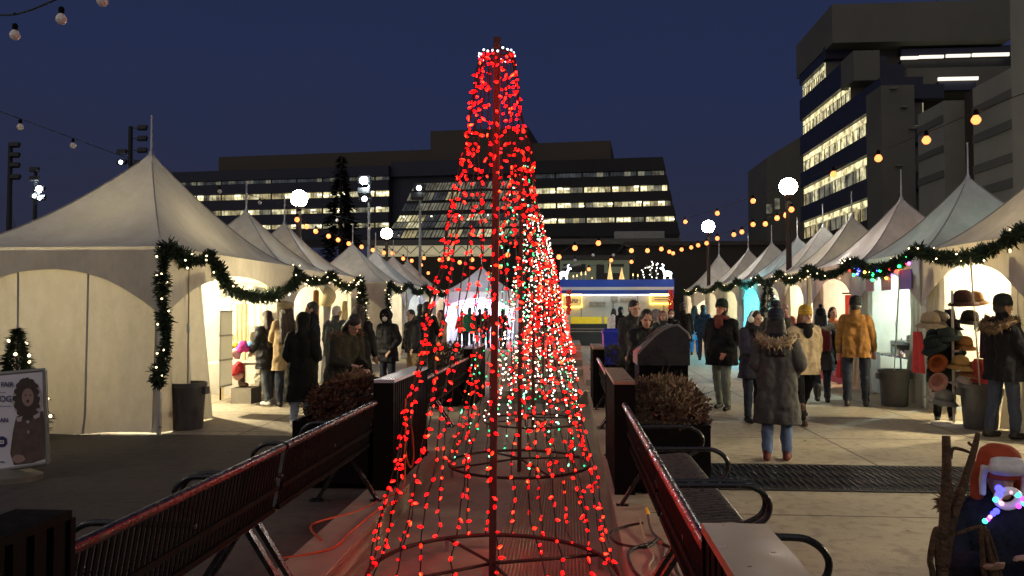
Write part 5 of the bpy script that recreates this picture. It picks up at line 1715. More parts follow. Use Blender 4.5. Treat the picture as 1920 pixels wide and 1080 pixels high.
# right high string of lit bulbs
pix = [(1925, 190), (1830, 225), (1737, 263), (1647, 297), (1563, 327), (1487, 352), (1412, 377), (1345, 400), (1285, 416)]
ds = [10.6, 11.6, 12.9, 14.4, 16.2, 18.3, 20.6, 23.2, 26]
ps, w = line_bulbs(pix, ds, .12)
festoon('high string of widely spaced amber bulbs in front of the right-hand building', w, [p for i, p in enumerate(ps) if i not in (0, 5)], WARM, .066)
# right low string from the lamp post
pix = [(1484, 393), (1474, 404), (1457, 409), (1435, 420), (1412, 421), (1391, 435), (1376, 440), (1345, 447), (1325, 456), (1309, 460), (1296, 464), (1278, 468), (1262, 475)]
ds = [22.3 + i * .95 for i in range(len(pix))]
ps, w = line_bulbs(pix, ds, .14)
festoon('low string of close amber bulbs running left from the right lamp post', w, ps, WARM, .078)
pix = [(1262, 473), (1240, 467), (1214, 470), (1184, 470), (1122, 456), (1078, 465), (1048, 482), (1000, 488), (952, 478), (938, 500), (885, 487), (862, 492), (840, 485)]
ds = [31, 30, 29, 28, 25, 24.5, 26, 27, 27, 29, 29, 30, 31]
ps, w = line_bulbs(pix, ds, .14)
festoon('string of amber bulbs crossing the plaza behind the wire trees', w, ps[1:], WARM, .082)
pix = [(1255, 472), (1212, 480), (1184, 491), (1146, 488), (1128, 500), (1104, 505)]
ps, w = line_bulbs(pix, [33, 33.2, 33.4, 33.6, 33.8, 34], .14)
festoon('short lower string of amber bulbs over the blue-topped stand', w, [ps[0], ps[2], ps[3], ps[5]], WARM, .08)
# left string
pix = [(557, 412), (575, 425), (592, 434), (616, 443), (634, 450), (654, 457), (678, 463), (699, 469), (720, 474), (736, 475), (756, 485), (772, 489), (795, 484), (824, 487)]
ds = [24 + i * .75 for i in range(len(pix))]
ps, w = line_bulbs(pix, ds, .14)
festoon('string of amber bulbs running down over the left row of marquees', w, ps, WARM, .078)
ps, w = line_bulbs([(757, 500), (790, 497), (803, 512), (835, 525)], [33, 33.5, 34, 34.5], .14)
festoon('short string of small amber bulbs above the last left marquee', w, ps[:3], WARM, .07)
# unlit strings
ps, w = line_bulbs([(-40, 60), (28, 66), (115, 36), (192, 2), (260, -30)], [5.4, 5.2, 4.9, 4.7, 4.5], .15)
festoon('unlit string of large clear bulbs in the top left corner', w, ps[1:4], GLS, .036, drop=.16)
pix = [(-30, 215), (38, 238), (137, 273), (243, 310), (330, 335), (412, 359), (487, 380), (562, 399), (632, 413), (693, 428), (748, 442)]
ds = [11.5, 12.4, 13.9, 15.4, 17.2, 19.3, 21.4, 23.6, 25.8, 28, 30]
ps, w = line_bulbs(pix, ds, .14)
festoon('long unlit string of clear bulbs above the left row of marquees', w, [p for i, p in enumerate(ps) if i not in (0, 3, 4)], GLS, .055)
ps, w = line_bulbs([(1078, 488), (1112, 478), (1150, 478), (1190, 474)], [30, 30, 30, 30], .14)
festoon('short unlit string of clear bulbs above the blue-topped stand', w, ps[:3], GLS, .06)

# ------------------------------------------------------------------ blue-topped food stand
Yk = 36.0
BL = M('royal blue panel', (.03, .09, .55), .4, var=.08)
a0 = atY(1050, 525, Yk); a1 = atY(1263, 551, Yk)
x0, x1 = a0.x, a1.x
t = thing('food_stand', 'long food stand with a royal blue roof band and white walls', 'food stand', ((x0 + x1) / 2, Yk, 0))
m = MB(); m.bbox(x0, x1, Yk - .25, Yk + 2.4, a1.z, a0.z); m.build('roof_band', BL, t, world=True)
zs = atY(1100, 541, Yk - .3).z
m = MB(); m.bbox(x0 + .02, x1 - .02, Yk - .275, Yk - .251, zs - .07, zs + .07); m.build('stripe', WHT, t, world=True)
m = MB(); m.tube([(x0 + .2, Yk - .12, a1.z - .05), (x1 - .2, Yk - .12, a1.z - .05)], .022, 6); m.build('tube_lamp', emis('stand tube lamp', (1, .92, .74), 6), t, world=True)
WALLK = M('food stand wall', (.62, .58, .48), .5, var=.08)
m = MB(); m.bbox(x0 + .15, x1 - .1, Yk + .1, Yk + 2.2, .35, a1.z - .003); m.build('wall', WALLK, t, world=True)
for px in (1090, 1150, 1196, 1245):
    xx = atY(px, 580, Yk).x
    m = MB(); m.bbox(xx - .02, xx + .02, Yk + .06, Yk + .098, .4, a1.z - .01); m.build('wall_trim', M('trim grey', (.25, .24, .22), .5), t, world=True)
for px0, px1, py0, py1 in ((1145, 1158, 556, 566), (1163, 1193, 559, 566), (1105, 1135, 566, 575)):
    q0 = atY(px0, py0, Yk + .05); q1 = atY(px1, py1, Yk + .05)
    m = MB(); m.bbox(q0.x, q1.x, Yk + .055, Yk + .09, q1.z, q0.z); m.build('menu_board', M('menu board', (.34, .30, .22), .6, var=.3, nscale=12), t, world=True)
YSG = emis('yellow tube', (1, .72, .10), 5)
for i, (px0, px1, py0, py1, lab) in enumerate(((1057, 1088, 555, 573, 'yellow lit menu sign at the left of the food stand, dark lettering'), (1222, 1258, 553, 567, 'yellow lit menu sign at the right of the food stand, two lines of small print'))):
    q0 = atY(px0, py0, Yk - .05); q1 = atY(px1, py1, Yk - .05)
    s = thing('lit_sign', lab, 'sign', ((q0.x + q1.x) / 2, Yk - .05, 0))
    m = MB(); m.bbox(q0.x, q1.x, Yk - .02, Yk + .055, q1.z, q0.z); m.build('board', M('amber board', (.60, .42, .16), .6, emit=(1, .62, .18), es=.45), s, world=True)
    m = MB(); e = .06
    m.tube([(q0.x - e, Yk - .01, q0.z + e), (q1.x + e, Yk - .01, q0.z + e), (q1.x + e, Yk - .01, q1.z - e), (q0.x - e, Yk - .01, q1.z - e)], .035, 6, closed=True); m.build('lit_edge', YSG, s, world=True)
    cz = (q0.z + q1.z) / 2
    m = MB()
    rg = random.Random(i + 4)
    if i == 0:
        for k in range(6):
            xx = q0.x + .12 + k * (q1.x - q0.x - .2) / 6
            m.bbox(xx, xx + .045, Yk - .03, Yk - .022, cz - .09, cz + .10); m.bbox(xx + .045, xx + .085, Yk - .03, Yk - .022, cz - .09 + .1 * (k % 2), cz - .05 + .1 * (k % 2))
    else:
        for row in (0, 1):
            lo = []; hi = []
            for k in range(19):
                xx = q0.x + .12 + k * (q1.x - q0.x - .24) / 18
                lo.append((xx, Yk - .03, cz + .03 - row * .10 + (k % 2) * .014)); hi.append((xx, Yk - .03, cz + .080 - row * .10 - rg.uniform(0, .022)))
            mm = MB(); mm.prism(lo + hi[::-1], (0, .007, 0)); mm.build('printed_line', DRK, s, world=True)
    if i == 1: continue
    m.build('lettering', DRK, s, world=True)
q0 = atY(1071, 594, Yk - .6); q1 = atY(1128, 607, Yk - .6)
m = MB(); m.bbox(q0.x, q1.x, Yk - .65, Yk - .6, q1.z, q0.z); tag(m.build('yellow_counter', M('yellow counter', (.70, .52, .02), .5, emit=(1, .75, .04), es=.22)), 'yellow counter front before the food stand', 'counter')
q0 = atY(1133, 594, Yk - .6); q1 = atY(1143, 607, Yk - .6)
m = MB(); m.bbox(q0.x, q1.x + .2, Yk - .65, Yk - .6, q1.z, q0.z); tag(m.build('yellow_counter', M('yellow counter', (.7, .5, .02))), 'narrow yellow counter front right of the long one', 'counter')
m = MB(); q2 = atY(1140, 612, Yk - .7); m.bbox(q2.x - 1.7, q2.x + .3, Yk - .62, Yk - .2, 0, q1.z - .01); tag(m.build('dark_counter', M('dark counter base', (.03, .032, .03), .6)), 'dark base below the yellow counter front', 'counter')
# ornaments on the roof band
LEDW = emis('cold white rope light', (.78, .90, 1), 6)
GOLD = emis('golden fairy light', (1, .62, .22), 3.2)
zt = a0.z
def deer(label, px, fl):
    p = atY(px, 525, Yk - .1)
    t = thing('lit_reindeer', label, 'light ornament', (p.x, Yk - .1, zt))
    m = MB(); f = fl
    m.sphere((0, 0, .28), (.20, .09, .12), 10, 7); m.build('body', LEDW, t, smooth=True)
    m = MB(); m.tube([(f * .14, 0, .32), (f * .22, 0, .48)], .05, 8); m.sphere((f * .27, 0, .52), (.09, .05, .05), 8, 6)
    for s in (-1, 1): m.tube([(f * .22, s * .02, .55), (f * .17, s * .08, .66), (f * .26, s * .10, .72)], .012, 5)
    m.build('head', LEDW, t, smooth=True)
    for x in (-.14, -.10, .10, .14):
        m = MB(); m.tube([(x, .04 * (1 if x > 0 else -1), .24), (x * 1.2, .04, 0)], .022, 6); m.build('leg', LEDW, t)
    m = MB(); m.box((0, 0, .02), (.5, .2, .04)); m.build('base', M('ornament base', (.2, .2, .22), .6), t)
deer('white lit reindeer at the left end of the blue roof band', 1057, 1); deer('white lit reindeer at the right end of the blue roof band', 1252, -1)
for i, (px, h) in enumerate(((1144, .86), (1166, .58))):
    p = atY(px, 525, Yk - .05)
    t = thing('cone_tree', ('taller' if i == 0 else 'shorter') + ' golden lit cone tree on the blue roof band', 'light ornament', (p.x, Yk, zt))
    m = MB(); m.lathe([(.13, .02), (.06, h * .55), (.004, h)], n=12); m.build('cone', M('gold mesh', (.5, .32, .12), .5, emit=(1, .6, .22), es=.9, evar=.7, escale=22), t)
    m = MB(); m.lathe([(.15, 0), (.15, .02), (.0005, .02)], n=12); m.build('base', BLKM, t)
for i, (px, h, bend) in enumerate(((1210, .62, .25), (1224, .8, .04), (1234, .75, -.06))):
    p = atY(px, 525, Yk - .05)
    t = thing('twig_tree', ['curled', 'straight', 'short leaning'][i] + ' bare twig tree with tiny white lights on the blue roof band', 'light ornament', (p.x, Yk, zt))
    m = MB(); pts = [Vector((-.02, 0, 0)), Vector((-.08 - bend * .2, 0, h * .4)), Vector((-.04, 0, h * .85)), Vector((bend, 0, h))]
    P = smooth_path(pts, 5); m.tube(P, .012, 5)
    for k in range(4, len(P), 3): m.tube([P[k], P[k] + Vector(((-1) ** k * .10, .03, .10))], .006, 4)
    m.build('branch', M('white twig', (.4, .38, .34), .7), t)
    for k in range(2, len(P), 2):
        m = MB(); m.sphere(P[k] + Vector((RNG.uniform(-.06, .06), -.03, RNG.uniform(-.03, .05))), .022, 6, 5); m.build('fairy_light', WB[1], t)
for i, px in enumerate((1075, 1082, 1090, 1098, 1110, 1187, 1196)):
    p = atY(px, 525, Yk)
    hh = (.22, .26, .38, .40, .12, .3, .26)[i]
    t = thing('lit_candle', f'slim lit ornament on the blue roof band, {"first second third fourth fifth sixth seventh".split()[i]} from its left reindeer', 'light ornament', (p.x, Yk, zt), 0, 'slim ornaments on the roof band')
    m = MB(); m.tube([(0, 0, 0), (0, 0, hh * .6)], .02, 6); m.build('stem', M('white twig', (.4, .38, .34)), t)
    m = MB(); m.tube([(0, 0, hh * .6), (0, 0, hh)], [.028, .01], 6); m.build('flame', GOLD, t)
# red garlands at both ends of the stand
for px, lab in ((1066, 'red berry garland down the left end of the food stand'), (1258, 'red berry garland down the right end of the food stand')):
    q = atY(px, 555, Yk - .4)
    m = MB(); rg = random.Random(px)
    for k in range(70):
        z = q.z + .25 - 1.1 * k / 70
        m.sphere((q.x + rg.uniform(-.09, .09), Yk - .38 + rg.uniform(-.06, .06), z), rg.uniform(.035, .06), 6, 5)
    tag(m.build('berry_garland', M('red berry', (.45, .02, .015), .4, emit=(1, .05, .03), es=.12)), lab, 'garland')
# crowd-control rail before the cascade
q0 = atY(1062, 620, 24.5); q1 = atY(1166, 621, 24.5)
t = thing('hand_rail', 'double steel hand rail crossing the top of the cascade', 'rail', (q0.x, 24.5, 0))
STL = M('galvanised rail', (.42, .40, .34), .4, metal=.7)
for dz in (0, -.09):
    m = MB(); m.tube([(q0.x - 1.6, 26.05, q0.z + dz + .02), (q1.x, 26.05, q0.z + dz + .02)], .018, 8); m.build('rail', STL, t, world=True)
for xx in (q0.x - 1.5, q0.x, q1.x - .05):
    m = MB(); m.tube([(xx, 26.05, 0), (xx, 26.05, q0.z + .02)], .02, 8); m.build('post', STL, t, world=True)
# bins
p = atY(1156, 612, 16.8)
t = thing('recycling_bin', 'royal blue recycling bin beyond the far shrub', 'bin', (p.x, 16.9, 0))
BLUEB = M('blue bin plastic', (.015, .03, .42), .4, var=.1)
m = MB(); m.box((0, 0, .58), (.52, .6, 1.1), taper=1.12); m.build('body', BLUEB, t)
m = MB(); m.box((0, -.02, 1.155), (.62, .72, .05)); m.box((0, .28, 1.20), (.5, .1, .06)); m.build('lid', BLUEB, t)
m = MB(); m.box((.12, -.345, 1.05), (.18, .02, .10)); m.build('label_plate', M('label white', (.6, .6, .6), .5), t)
for s in (-1, 1):
    m = MB(); m.lathe([(.1, -.03), (.1, .03)], (s * .24, .26, .1), 14, Matrix.Rotation(PI / 2, 3, 'Y')); m.build('wheel', BLKM, t)
p = atY(1240, 650, 9.6)
t = thing('waste_bin', 'big black waste bin with a sloping domed lid behind the right shrub', 'bin', (p.x, 9.7, 0))
m = MB(); m.box((0, 0, .50), (.58, .62, 1.0)); m.build('body', BLKM, t)
m = MB()
arc = [(-.31, .98)] + [(-.31 + .60 * u, 1.12 + .34 * math.sin(min(1, u * 1.25) * PI / 2) - .10 * max(0, u - .8) * 5 * (u > .8)) for u in [i / 10 for i in range(11)]] + [(.31, 1.30), (.31, .98)]
m.prism([(x, -.33, z) for x, z in arc], (0, .66, 0)); m.build('hood', M('black bin plastic', (.012, .012, .012), .3, spec=.6), t)
m = MB(); m.tube([(x, -.335, z) for x, z in arc[1:-1]], .014, 6); m.build('hood_rim', M('grey rim', (.16, .16, .16), .4), t)
m = MB(); m.box((.02, -.336, 1.10), (.36, .012, .16)); m.build('flap', M('black bin plastic', (.012, .012, .012)), t)

# ------------------------------------------------------------------ buildings
DARKB = M('dark blue spandrel', (.020, .024, .046), .5, var=.15, nscale=.3)
DARKG = M('dark grey spandrel', (.016, .0155, .018), .6, var=.15, nscale=.3)
BRN = M('brown parapet wall', (.08, .064, .048), .7, var=.12, nscale=.3)
FRM = M('window mullion', (.02, .02, .022), .5, var=0)
WIN = [M(f'office window {i}', (.05, .05, .05), .2, var=0, emit=c, es=s, evar=.75, escale=sc) for i, (c, s, sc) in enumerate((((1, .86, .45), .85, 1.6), ((1, .90, .52), .50, 2.2), ((1, .82, .42), .28, 1.3), ((.9, .85, .6), .12, 1.0), ((.6, .7, .8), .035, 1.0)))]
CEILL = emis('office ceiling light', (1, .93, .70), 3.2)

PL = atY(322, 400, 95); PR = atY(1262, 400, 89)
bd = Vector((PR.x - PL.x, PR.y - PL.y, 0)); BLEN = bd.length; bang = math.atan2(bd.y, bd.x)
bt = thing('office_building', 'wide dark office block with lit ribbon windows closing the far end of the plaza', 'building', (PL.x, PL.y, 0), bang)
BI = root_inv(bt)


def onB(px, py, off=0.0):
    """pixel -> local point on the facade plane (local y = off)"""
    d = ray(px, py); o = Vector((0, 0, CAMZ))
    lo = BI @ o; ld = BI.to_3x3() @ d
    return lo + ld * ((off - lo.y) / ld.y)
# right wing storeys: (py top, py bottom) measured at px 1120
def wing(px0, px1, rows, ptop, pbot, mref, lit, slant, nb, dim_rows, matS):
    zt_ = onB(mref, ptop).z
    x0, x1 = onB(px0, 400).x, onB(px1, 400).x
    zs = [(onB(mref, a).z, onB(mref, b).z) for a, b in rows]
    prev = zt_
    for ri, (za, zb) in enumerate(zs + [(onB(mref, pbot).z, None)]):
        f = 1.0
        xe = x1 + slant * (1 - (za - 1.65) / 19.0)
        m = MB(); sl_ = lambda z: x1 + slant * (1 - (z - 1.65) / 19.0)
        m.prism([(x0, 0, za), (sl_(za), 0, za), (sl_(prev), 0, prev), (x0, 0, prev)], (0, 12, 0)); m.build('spandrel', matS, bt)
        if zb is None: break
        m = MB(); m.prism([(x0, .35, zb), (sl_(zb) - .05, .35, zb), (sl_(za) - .05, .35, za), (x0, .35, za)], (0, 11, 0)); m.build('storey', FRM, bt)
        bw = (xe - x0) / nb
        for k in range(nb):
            r_ = RNG.random()
            if dim_rows and ri in dim_rows: mt = WIN[4] if r_ < .7 else WIN[3]
            else: mt = WIN[0] if r_ < .36 * lit else (WIN[1] if r_ < .68 * lit else (WIN[2] if r_ < .9 else WIN[3]))
            if k % 4 == 3: wd = .70
            else: wd = .93
            a = x0 + bw * k + bw * .04
            m = MB(); m.bbox(a, a + bw * wd, .20, .30, zb + .08, za - .08); o = m.build('window', mt, bt)
            m = MB(); m.bbox(a + bw * .45, a + bw * .49, .165, .198, zb + .08, za - .08); m.build('mullion', FRM, o)
            if r_ < .3 and not (dim_rows and ri in dim_rows):
                m = MB(); zz = zb + (za - zb) * RNG.uniform(.3, .85); m.bbox(a + bw * .1, a + bw * .75, .17, .197, zz - .07, zz + .07); m.build('ceiling_light', CEILL, o)
        prev = zb
wing(992, 1238, [(322, 332), (349, 361), (378, 389), (407, 418)], 298, 442, 1120, 1.0, 4.0, 20, (0,), DARKG)
wing(322, 728, [(335, 343), (361, 373), (391, 402), (420, 430)], 316, 450, 540, .9, 0, 34, (0,), DARKB)
# core between the wings
z0c, z1c = onB(860, 300).z, onB(860, 452).z
x0c, x1c = onB(728, 400).x, onB(992, 400).x
m = MB(); m.bbox(x0c + .002, x1c - .002, 1.6, 11, .5, z0c); m.build('core_wall', DARKB, bt)
# sloping glazed atrium, rows of panes
for ri, (pa_, pb_, br) in enumerate(((338, 352, .3), (357, 372, .35), (378, 392, .35), (401, 413, 1.0), (415, 426, .5), (431, 445, .6))):
    za, zb = onB(860, pa_).z, onB(860, pb_).z
    y_a = 1.5 - (ri + .15) * .35; y_b = 1.5 - (ri + .9) * .35
    xl0 = onB(772 - ri * 8, pa_).x; xr0 = x1c - .3
    n = 9
    for k in range(n):
        a = xl0 + (xr0 - xl0) * k / n; b = xl0 + (xr0 - xl0) * (k + .90) / n
        sl = -.35
        r_ = RNG.random()
        mt = WIN[1] if r_ < br * .10 else (WIN[2] if r_ < br * .32 else (WIN[3] if r_ < .8 else WIN[4]))
        m = MB(); m.prism([(a, y_a, za), (b, y_a, za), (b + sl, y_b, zb), (a + sl, y_b, zb)], (0, .12, 0)); o = m.build('atrium_pane', mt, bt)
        for q in (.22, .45, .68):
            m = MB(); xx = a + (b - a) * q; m.prism([(xx, y_a - .03, za), (xx + .1, y_a - .03, za), (xx + .1 + sl, y_b - .03, zb), (xx + sl, y_b - .03, zb)], (0, .025, 0)); m.build('mullion', FRM, o)
        if br > .9 and k % 2 == 0:
            m = MB(); m.bbox(a + .5, b - .9, y_b - .12, y_b - .05, (za + zb) / 2 + .1, (za + zb) / 2 + .26); m.build('ceiling_light', CEILL, o)
# set-back roof blocks
zr = onB(540, 316).z
m = MB(); m.bbox(onB(386, 300).x, onB(872, 300).x, 3, 14, zr - .5, onB(600, 278).z); m.build('roof_block', BRN, bt)
m = MB(); m.bbox(onB(968, 300).x, onB(1143, 300).x, 3, 14, onB(1120, 298).z - .4, onB(1100, 265, 3).z); m.build('roof_block', BRN, bt)
m = MB(); m.bbox(onB(797, 260).x, onB(985, 260).x, 2.4, 13, zr - .5, onB(830, 236).z); m.build('roof_block', BRN, bt)
m = MB(); m.bbox(x0c, x1c, .9, 1.59, z0c - 1.6, z0c + .2); m.build('core_parapet', DARKB, bt)
# low pavilion in front: lit canopy fascia with a truss, dark base
Yv = 62
q0 = atY(702, 461, Yv); q1 = atY(1275, 474, Yv)
pv = thing('pavilion', 'long low pavilion with a lit cream fascia under the dark office block', 'building', ((q0.x + q1.x) / 2, Yv, 0))
xm = atY(925, 460, Yv).x
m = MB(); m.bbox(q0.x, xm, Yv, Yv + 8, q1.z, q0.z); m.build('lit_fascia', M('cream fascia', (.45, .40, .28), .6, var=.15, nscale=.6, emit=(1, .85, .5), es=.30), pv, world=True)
m = MB(); m.bbox(q0.x - 1, q1.x, Yv - .3, Yv + 8, q0.z + .001, q0.z + .45); m.build('roof_edge', M('roof edge', (.12, .115, .10), .6), pv, world=True)
m = MB(); m.bbox(xm + .01, q1.x - .2, Yv + .5, Yv + 8, 3.8, q0.z); m.build('dark_wall', M('dark wall', (.035, .03, .026), .7), pv, world=True)
m = MB(); m.bbox(q0.x, q1.x, Yv + 2.5, Yv + 8, 0, q1.z - .02); m.build('ground_floor', M('dark ground floor', (.030, .026, .022), .7), pv, world=True)
m = MB(); k = 0; xx = q0.x
while xx < xm - 1:
    m.bar((xx, Yv - .08, q0.z - .05), (xx + .6, Yv - .08, q1.z + .05), .05); m.bar((xx + .6, Yv - .12, q1.z + .05), (xx + 1.2, Yv - .12, q0.z - .05), .05); xx += 1.2
m.build('truss', FRM, pv, world=True)
# pale vents and cream window on the right of the pavilion roof
q = atY(1190, 440, Yv - 1); m = MB(); m.bbox(q.x - 1.5, q.x + 2.4, Yv - .2, Yv + 1, q0.z + .46, q.z + .35); m.build('roof_unit', M('pale roof unit', (.34, .33, .30), .6, var=.2), pv, world=True)
for a_, b_ in ((1252, 1290),):
    u0 = atY(a_, 452, Yv); u1 = atY(b_, 470, Yv)
    m = MB(); m.bbox(u0.x, u1.x - .8, Yv + .38, Yv + .48, u1.z, u0.z); m.build('window', WIN[2], pv, world=True)
for a_, b_ in ((1108, 1152), (1222, 1262)):
    u0 = atY(a_, 441, Yv + 6); u1 = atY(b_, 446, Yv + 6)
# lit kitchen hut behind the stand
Yh = 44
u0 = atY(1050, 488, Yh); u1 = atY(1180, 530, Yh)
hb_ = thing('rear_hut', 'pale green lit hut with dark window openings behind the food stand', 'building', ((u0.x + u1.x) / 2, Yh, 0))
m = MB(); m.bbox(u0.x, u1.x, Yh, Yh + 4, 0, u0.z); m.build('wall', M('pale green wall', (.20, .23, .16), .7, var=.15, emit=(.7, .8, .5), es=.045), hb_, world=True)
for a_, b_, c_, d_ in ((1056, 495, 1098, 510), (1118, 496, 1133, 512), (1140, 495, 1170, 500), (1118, 512, 1170, 524)):
    v0 = atY(a_, b_, Yh - .1); v1 = atY(c_, d_, Yh - .1)
    m = MB(); m.bbox(v0.x, v1.x, Yh - .06, Yh - .003, v1.z, v0.z); m.build('window', M('dark opening', (.02, .018, .015), .5), hb_, world=True)
m = MB(); m.bbox(u0.x - .3, u1.x + .3, Yh - .4, Yh + 4.2, u0.z + .003, u0.z + .25); m.build('roof', M('hut roof', (.05, .045, .04), .7), hb_, world=True)
m = MB(); v0 = atY(1053, 500, Yh - 2); v1 = atY(1090, 492, Yh - 2); m.prism([v0, v1, v1 + Vector((0, 0, -.12)), v0 + Vector((0, 0, -.1))], (0, 1.4, 0)); m.build('awning', M('grey awning', (.28, .29, .28), .7), hb_, world=True)
u0 = atY(1176, 470, 50); u1 = atY(1330, 560, 50)
m = MB(); m.bbox(u0.x, u1.x + 6, 50, 56, 0, u0.z + .3)
hd = thing('dark_shed', 'plain dark building behind the right end of the food stand', 'building', (u0.x + 2, 53, 0))
m.build('wall', M('dark wall', (.035, .03, .026)), hd, world=True)
m = MB(); m.bbox(u0.x - .2, u1.x + 6.2, 49.7, 56.2, u0.z + .303, u0.z + .55); m.build('roof', M('hut roof', (.05, .045, .04)), hd, world=True)

# right-hand office building: terraced storeys facing the street
XF = 24.0
OLV = M('olive concrete', (.155, .15, .12), .7, var=.15, nscale=.3)
CAPD = M('dark blue band', (.030, .034, .062), .45, var=.1, nscale=.3)
rb = thing('terraced_office', 'terraced office building on the right with bright slanting rows of windows', 'building', (XF, 70, 0))
rows = [  # px,py of near end top/bottom of window band, far end px
    ((1544, 117, 148), 1503), ((1590, 154, 190), 1487), ((1651, 194, 237), 1503), ((1651, 276, 323), 1505), ((1653, 360, 404), 1505)]
YFAR = 82.0
prev_top = None
bands = []
for (pxn, pa_, pb_), pxf in rows:
    a = atX(pxn, pa_, XF); b = atX(pxn, pb_, XF)
    bands.append((a.y, a.z, b.z))
topz = atX(1544, 95, XF).z
for i, (yn, za, zb) in enumerate(bands):
    upper = topz if i == 0 else bands[i - 1][2]
    m = MB(); m.bbox(XF, XF + 3.2, yn, YFAR, za, upper - .004); m.build('spandrel_band', CAPD, rb, world=True)
    m = MB(); m.bbox(XF + .9, XF + 3.2, yn + .02, YFAR, zb, za - .003); m.build('storey', M('lit storey inside', (.30, .28, .20), .7, var=.3, nscale=.8, emit=(1, .88, .52), es=.20, evar=.8, escale=.5), rb, world=True)
    n = 14
    for k in range(n):
        y_a = yn + (YFAR - yn) * k / n; y_b = yn + (YFAR - yn) * (k + .92) / n
        r_ = RNG.random()
        mt = (WIN[0] if r_ < .5 else WIN[1] if r_ < .9 else WIN[2]) if i < 3 else (WIN[1] if r_ < .25 else WIN[2] if r_ < .6 else WIN[3])
        hz = zb + (za - zb) * .62
        m = MB(); m.bbox(XF + .30, XF + .36, y_a, y_b, zb + .05, hz); o = m.build('window', mt, rb, world=True)
        m = MB(); m.bbox(XF + .25, XF + .298, (y_a + y_b) / 2 - .05, (y_a + y_b) / 2 + .05, zb + .05, hz); m.build('mullion', FRM, o, world=True)
        m = MB(); m.bbox(XF + .30, XF + .36, y_a, y_b, hz + .12, za - .08); m.build('clerestory', WIN[0] if i in (1, 2, 3, 4) else WIN[1], rb, world=True)
    m = MB(); m.bbox(XF + .2, XF + 3.1, yn - .02, yn + .0, zb, za); m.build('end_wall', OLV, rb, world=True)
    m = MB(); m.bbox(XF + .15, XF + .55, yn + .03, yn + .20, zb, za); m.build('corner_post', WIN[1], rb, world=True)
    m = MB(); m.bbox(XF - .06, XF + 4.5, yn - .5, yn - .03, za + .2, za + 1.3); m.build('terrace_parapet', CAPD, rb, world=True)
yb_, zb_ = bands[-1][0], bands[-1][2]
m = MB(); m.bbox(XF, XF + 14, yb_, YFAR, 0, zb_ - .004); m.build('base_storeys', M('dark base storeys', (.035, .035, .03), .6, var=.2), rb, world=True)
# penthouse and stair towers
pz = [(1486, 1560, 75, 10, 80), (1560, 1600, 12, 12, 76)]
yp = atX(1560, 8, XF).y
ptz = atX(1560, 8, XF).z; pbz = atY(1700, 77, yp).z
m = MB(); m.bbox(XF, atY(1898, 50, yp).x, yp, 83, pbz, ptz); m.build('penthouse', OLV, rb, world=True)
m = MB(); m.bbox(XF + .4, XF + 20, yp + 2.2, YFAR, topz + .003, pbz - .003); m.build('recessed_storey', M('recessed dark storey', (.05, .048, .045), .6, var=.2, nscale=.4), rb, world=True)
for px, h in ((1715, .9), (1757, 1.6)):
    q = atY(px, 10, yp + 4); m = MB(); m.tube([(q.x, yp + 4, ptz), (q.x, yp + 4, ptz + h)], .09, 6); m.build('roof_mast', FRM, rb, world=True)
m = MB(); m.bbox(XF + 3.3, XF + 22, 74, 76, 0, pbz - .01); m.build('core_wall', M('core grey', (.07, .068, .06), .7, var=.2, nscale=.3), rb, world=True)
zl = 60.5
for (p0_, p1_, pa_, pb_, Yq, nm, mt) in ((1652, 1718, 160, 420, 60.2, 'stair_tower', OLV), (1600, 1650, 95, 150, 66, 'terrace_tower', OLV), (1690, 1900, 92, 100, 73, 'dark_band', CAPD), (1690, 1900, 113, 128, 73, 'dark_band', FRM),
                                      (1700, 1900, 128, 170, 71, 'rear_wall', OLV), (1760, 1830, 152, 168, 69, 'dark_band', CAPD)):
    a = atY(p0_, pa_, Yq); b = atY(p1_, pb_, Yq)
    m = MB(); m.bbox(a.x, b.x, Yq, Yq + (3 if 'band' not in nm else .6), max(0, b.z) if nm != 'stair_tower' else 0, a.z); m.build(nm, mt, rb, world=True)
STRIP = emis('long strip light', (1, .92, .78), 1.0)
for (p0_, p1_, py, Yq) in ((1690, 1722, 108, 72.3), (1724, 1770, 106, 72.3), (1775, 1820, 104, 72.3), (1824, 1893, 102, 72.3), (1760, 1835, 147, 68.6)):
    a = atY(p0_, py - 2.2, Yq); b = atY(p1_, py + 2.0, Yq)
    m = MB(); m.bbox(a.x, b.x, Yq, Yq + .2, b.z, a.z); m.build('strip_light', STRIP, rb, world=True)
for px, py in ((1680, 165), (1700, 200), (1716, 240), (1690, 310)):
    a = atY(px - 10, py, 60); m = MB(); m.bbox(a.x, a.x + .5, 59.95, 60.15, a.z - .06, a.z + .06); m.build('ledge', M('pale ledge', (.20, .20, .17), .6), rb, world=True)
# nearer striped concrete building on the right
STR = M('grey green concrete', (.28, .275, .23), .7, var=.14, nscale=.4)
STRD = M('darker concrete band', (.13, .13, .11), .7, var=.14, nscale=.4)
XS = 23.2
ya_, yb_ = atX(1722, 300, XS).y, atX(1818, 300, XS).y
sb_ = thing('striped_block', 'grey concrete block with dark horizontal bands behind the right-hand marquees', 'building', (XS, ya_, 0))
def striped(x, y0, y1, rows_, ztop, pxr):
    m = MB(); m.bbox(x, x + 12, y0, y1, 0, ztop); m.build('wall', STR, sb_, world=True)
    for pa_, pb_ in rows_:
        za, zb = atX(pxr, pa_, x).z, atX(pxr, pb_, x).z
        m = MB(); m.bbox(x - .08, x - .003, y0 + .05, y1 - .05, zb, za); m.build('band', STRD, sb_, world=True)
striped(XS, yb_ + 3, ya_, [(230, 243), (285, 296), (330, 343)], atX(1722, 215, XS).z, 1740)
XS2 = 20.6
y2a, y2b = atX(1826, 300, XS2).y, atX(1925, 300, XS2).y
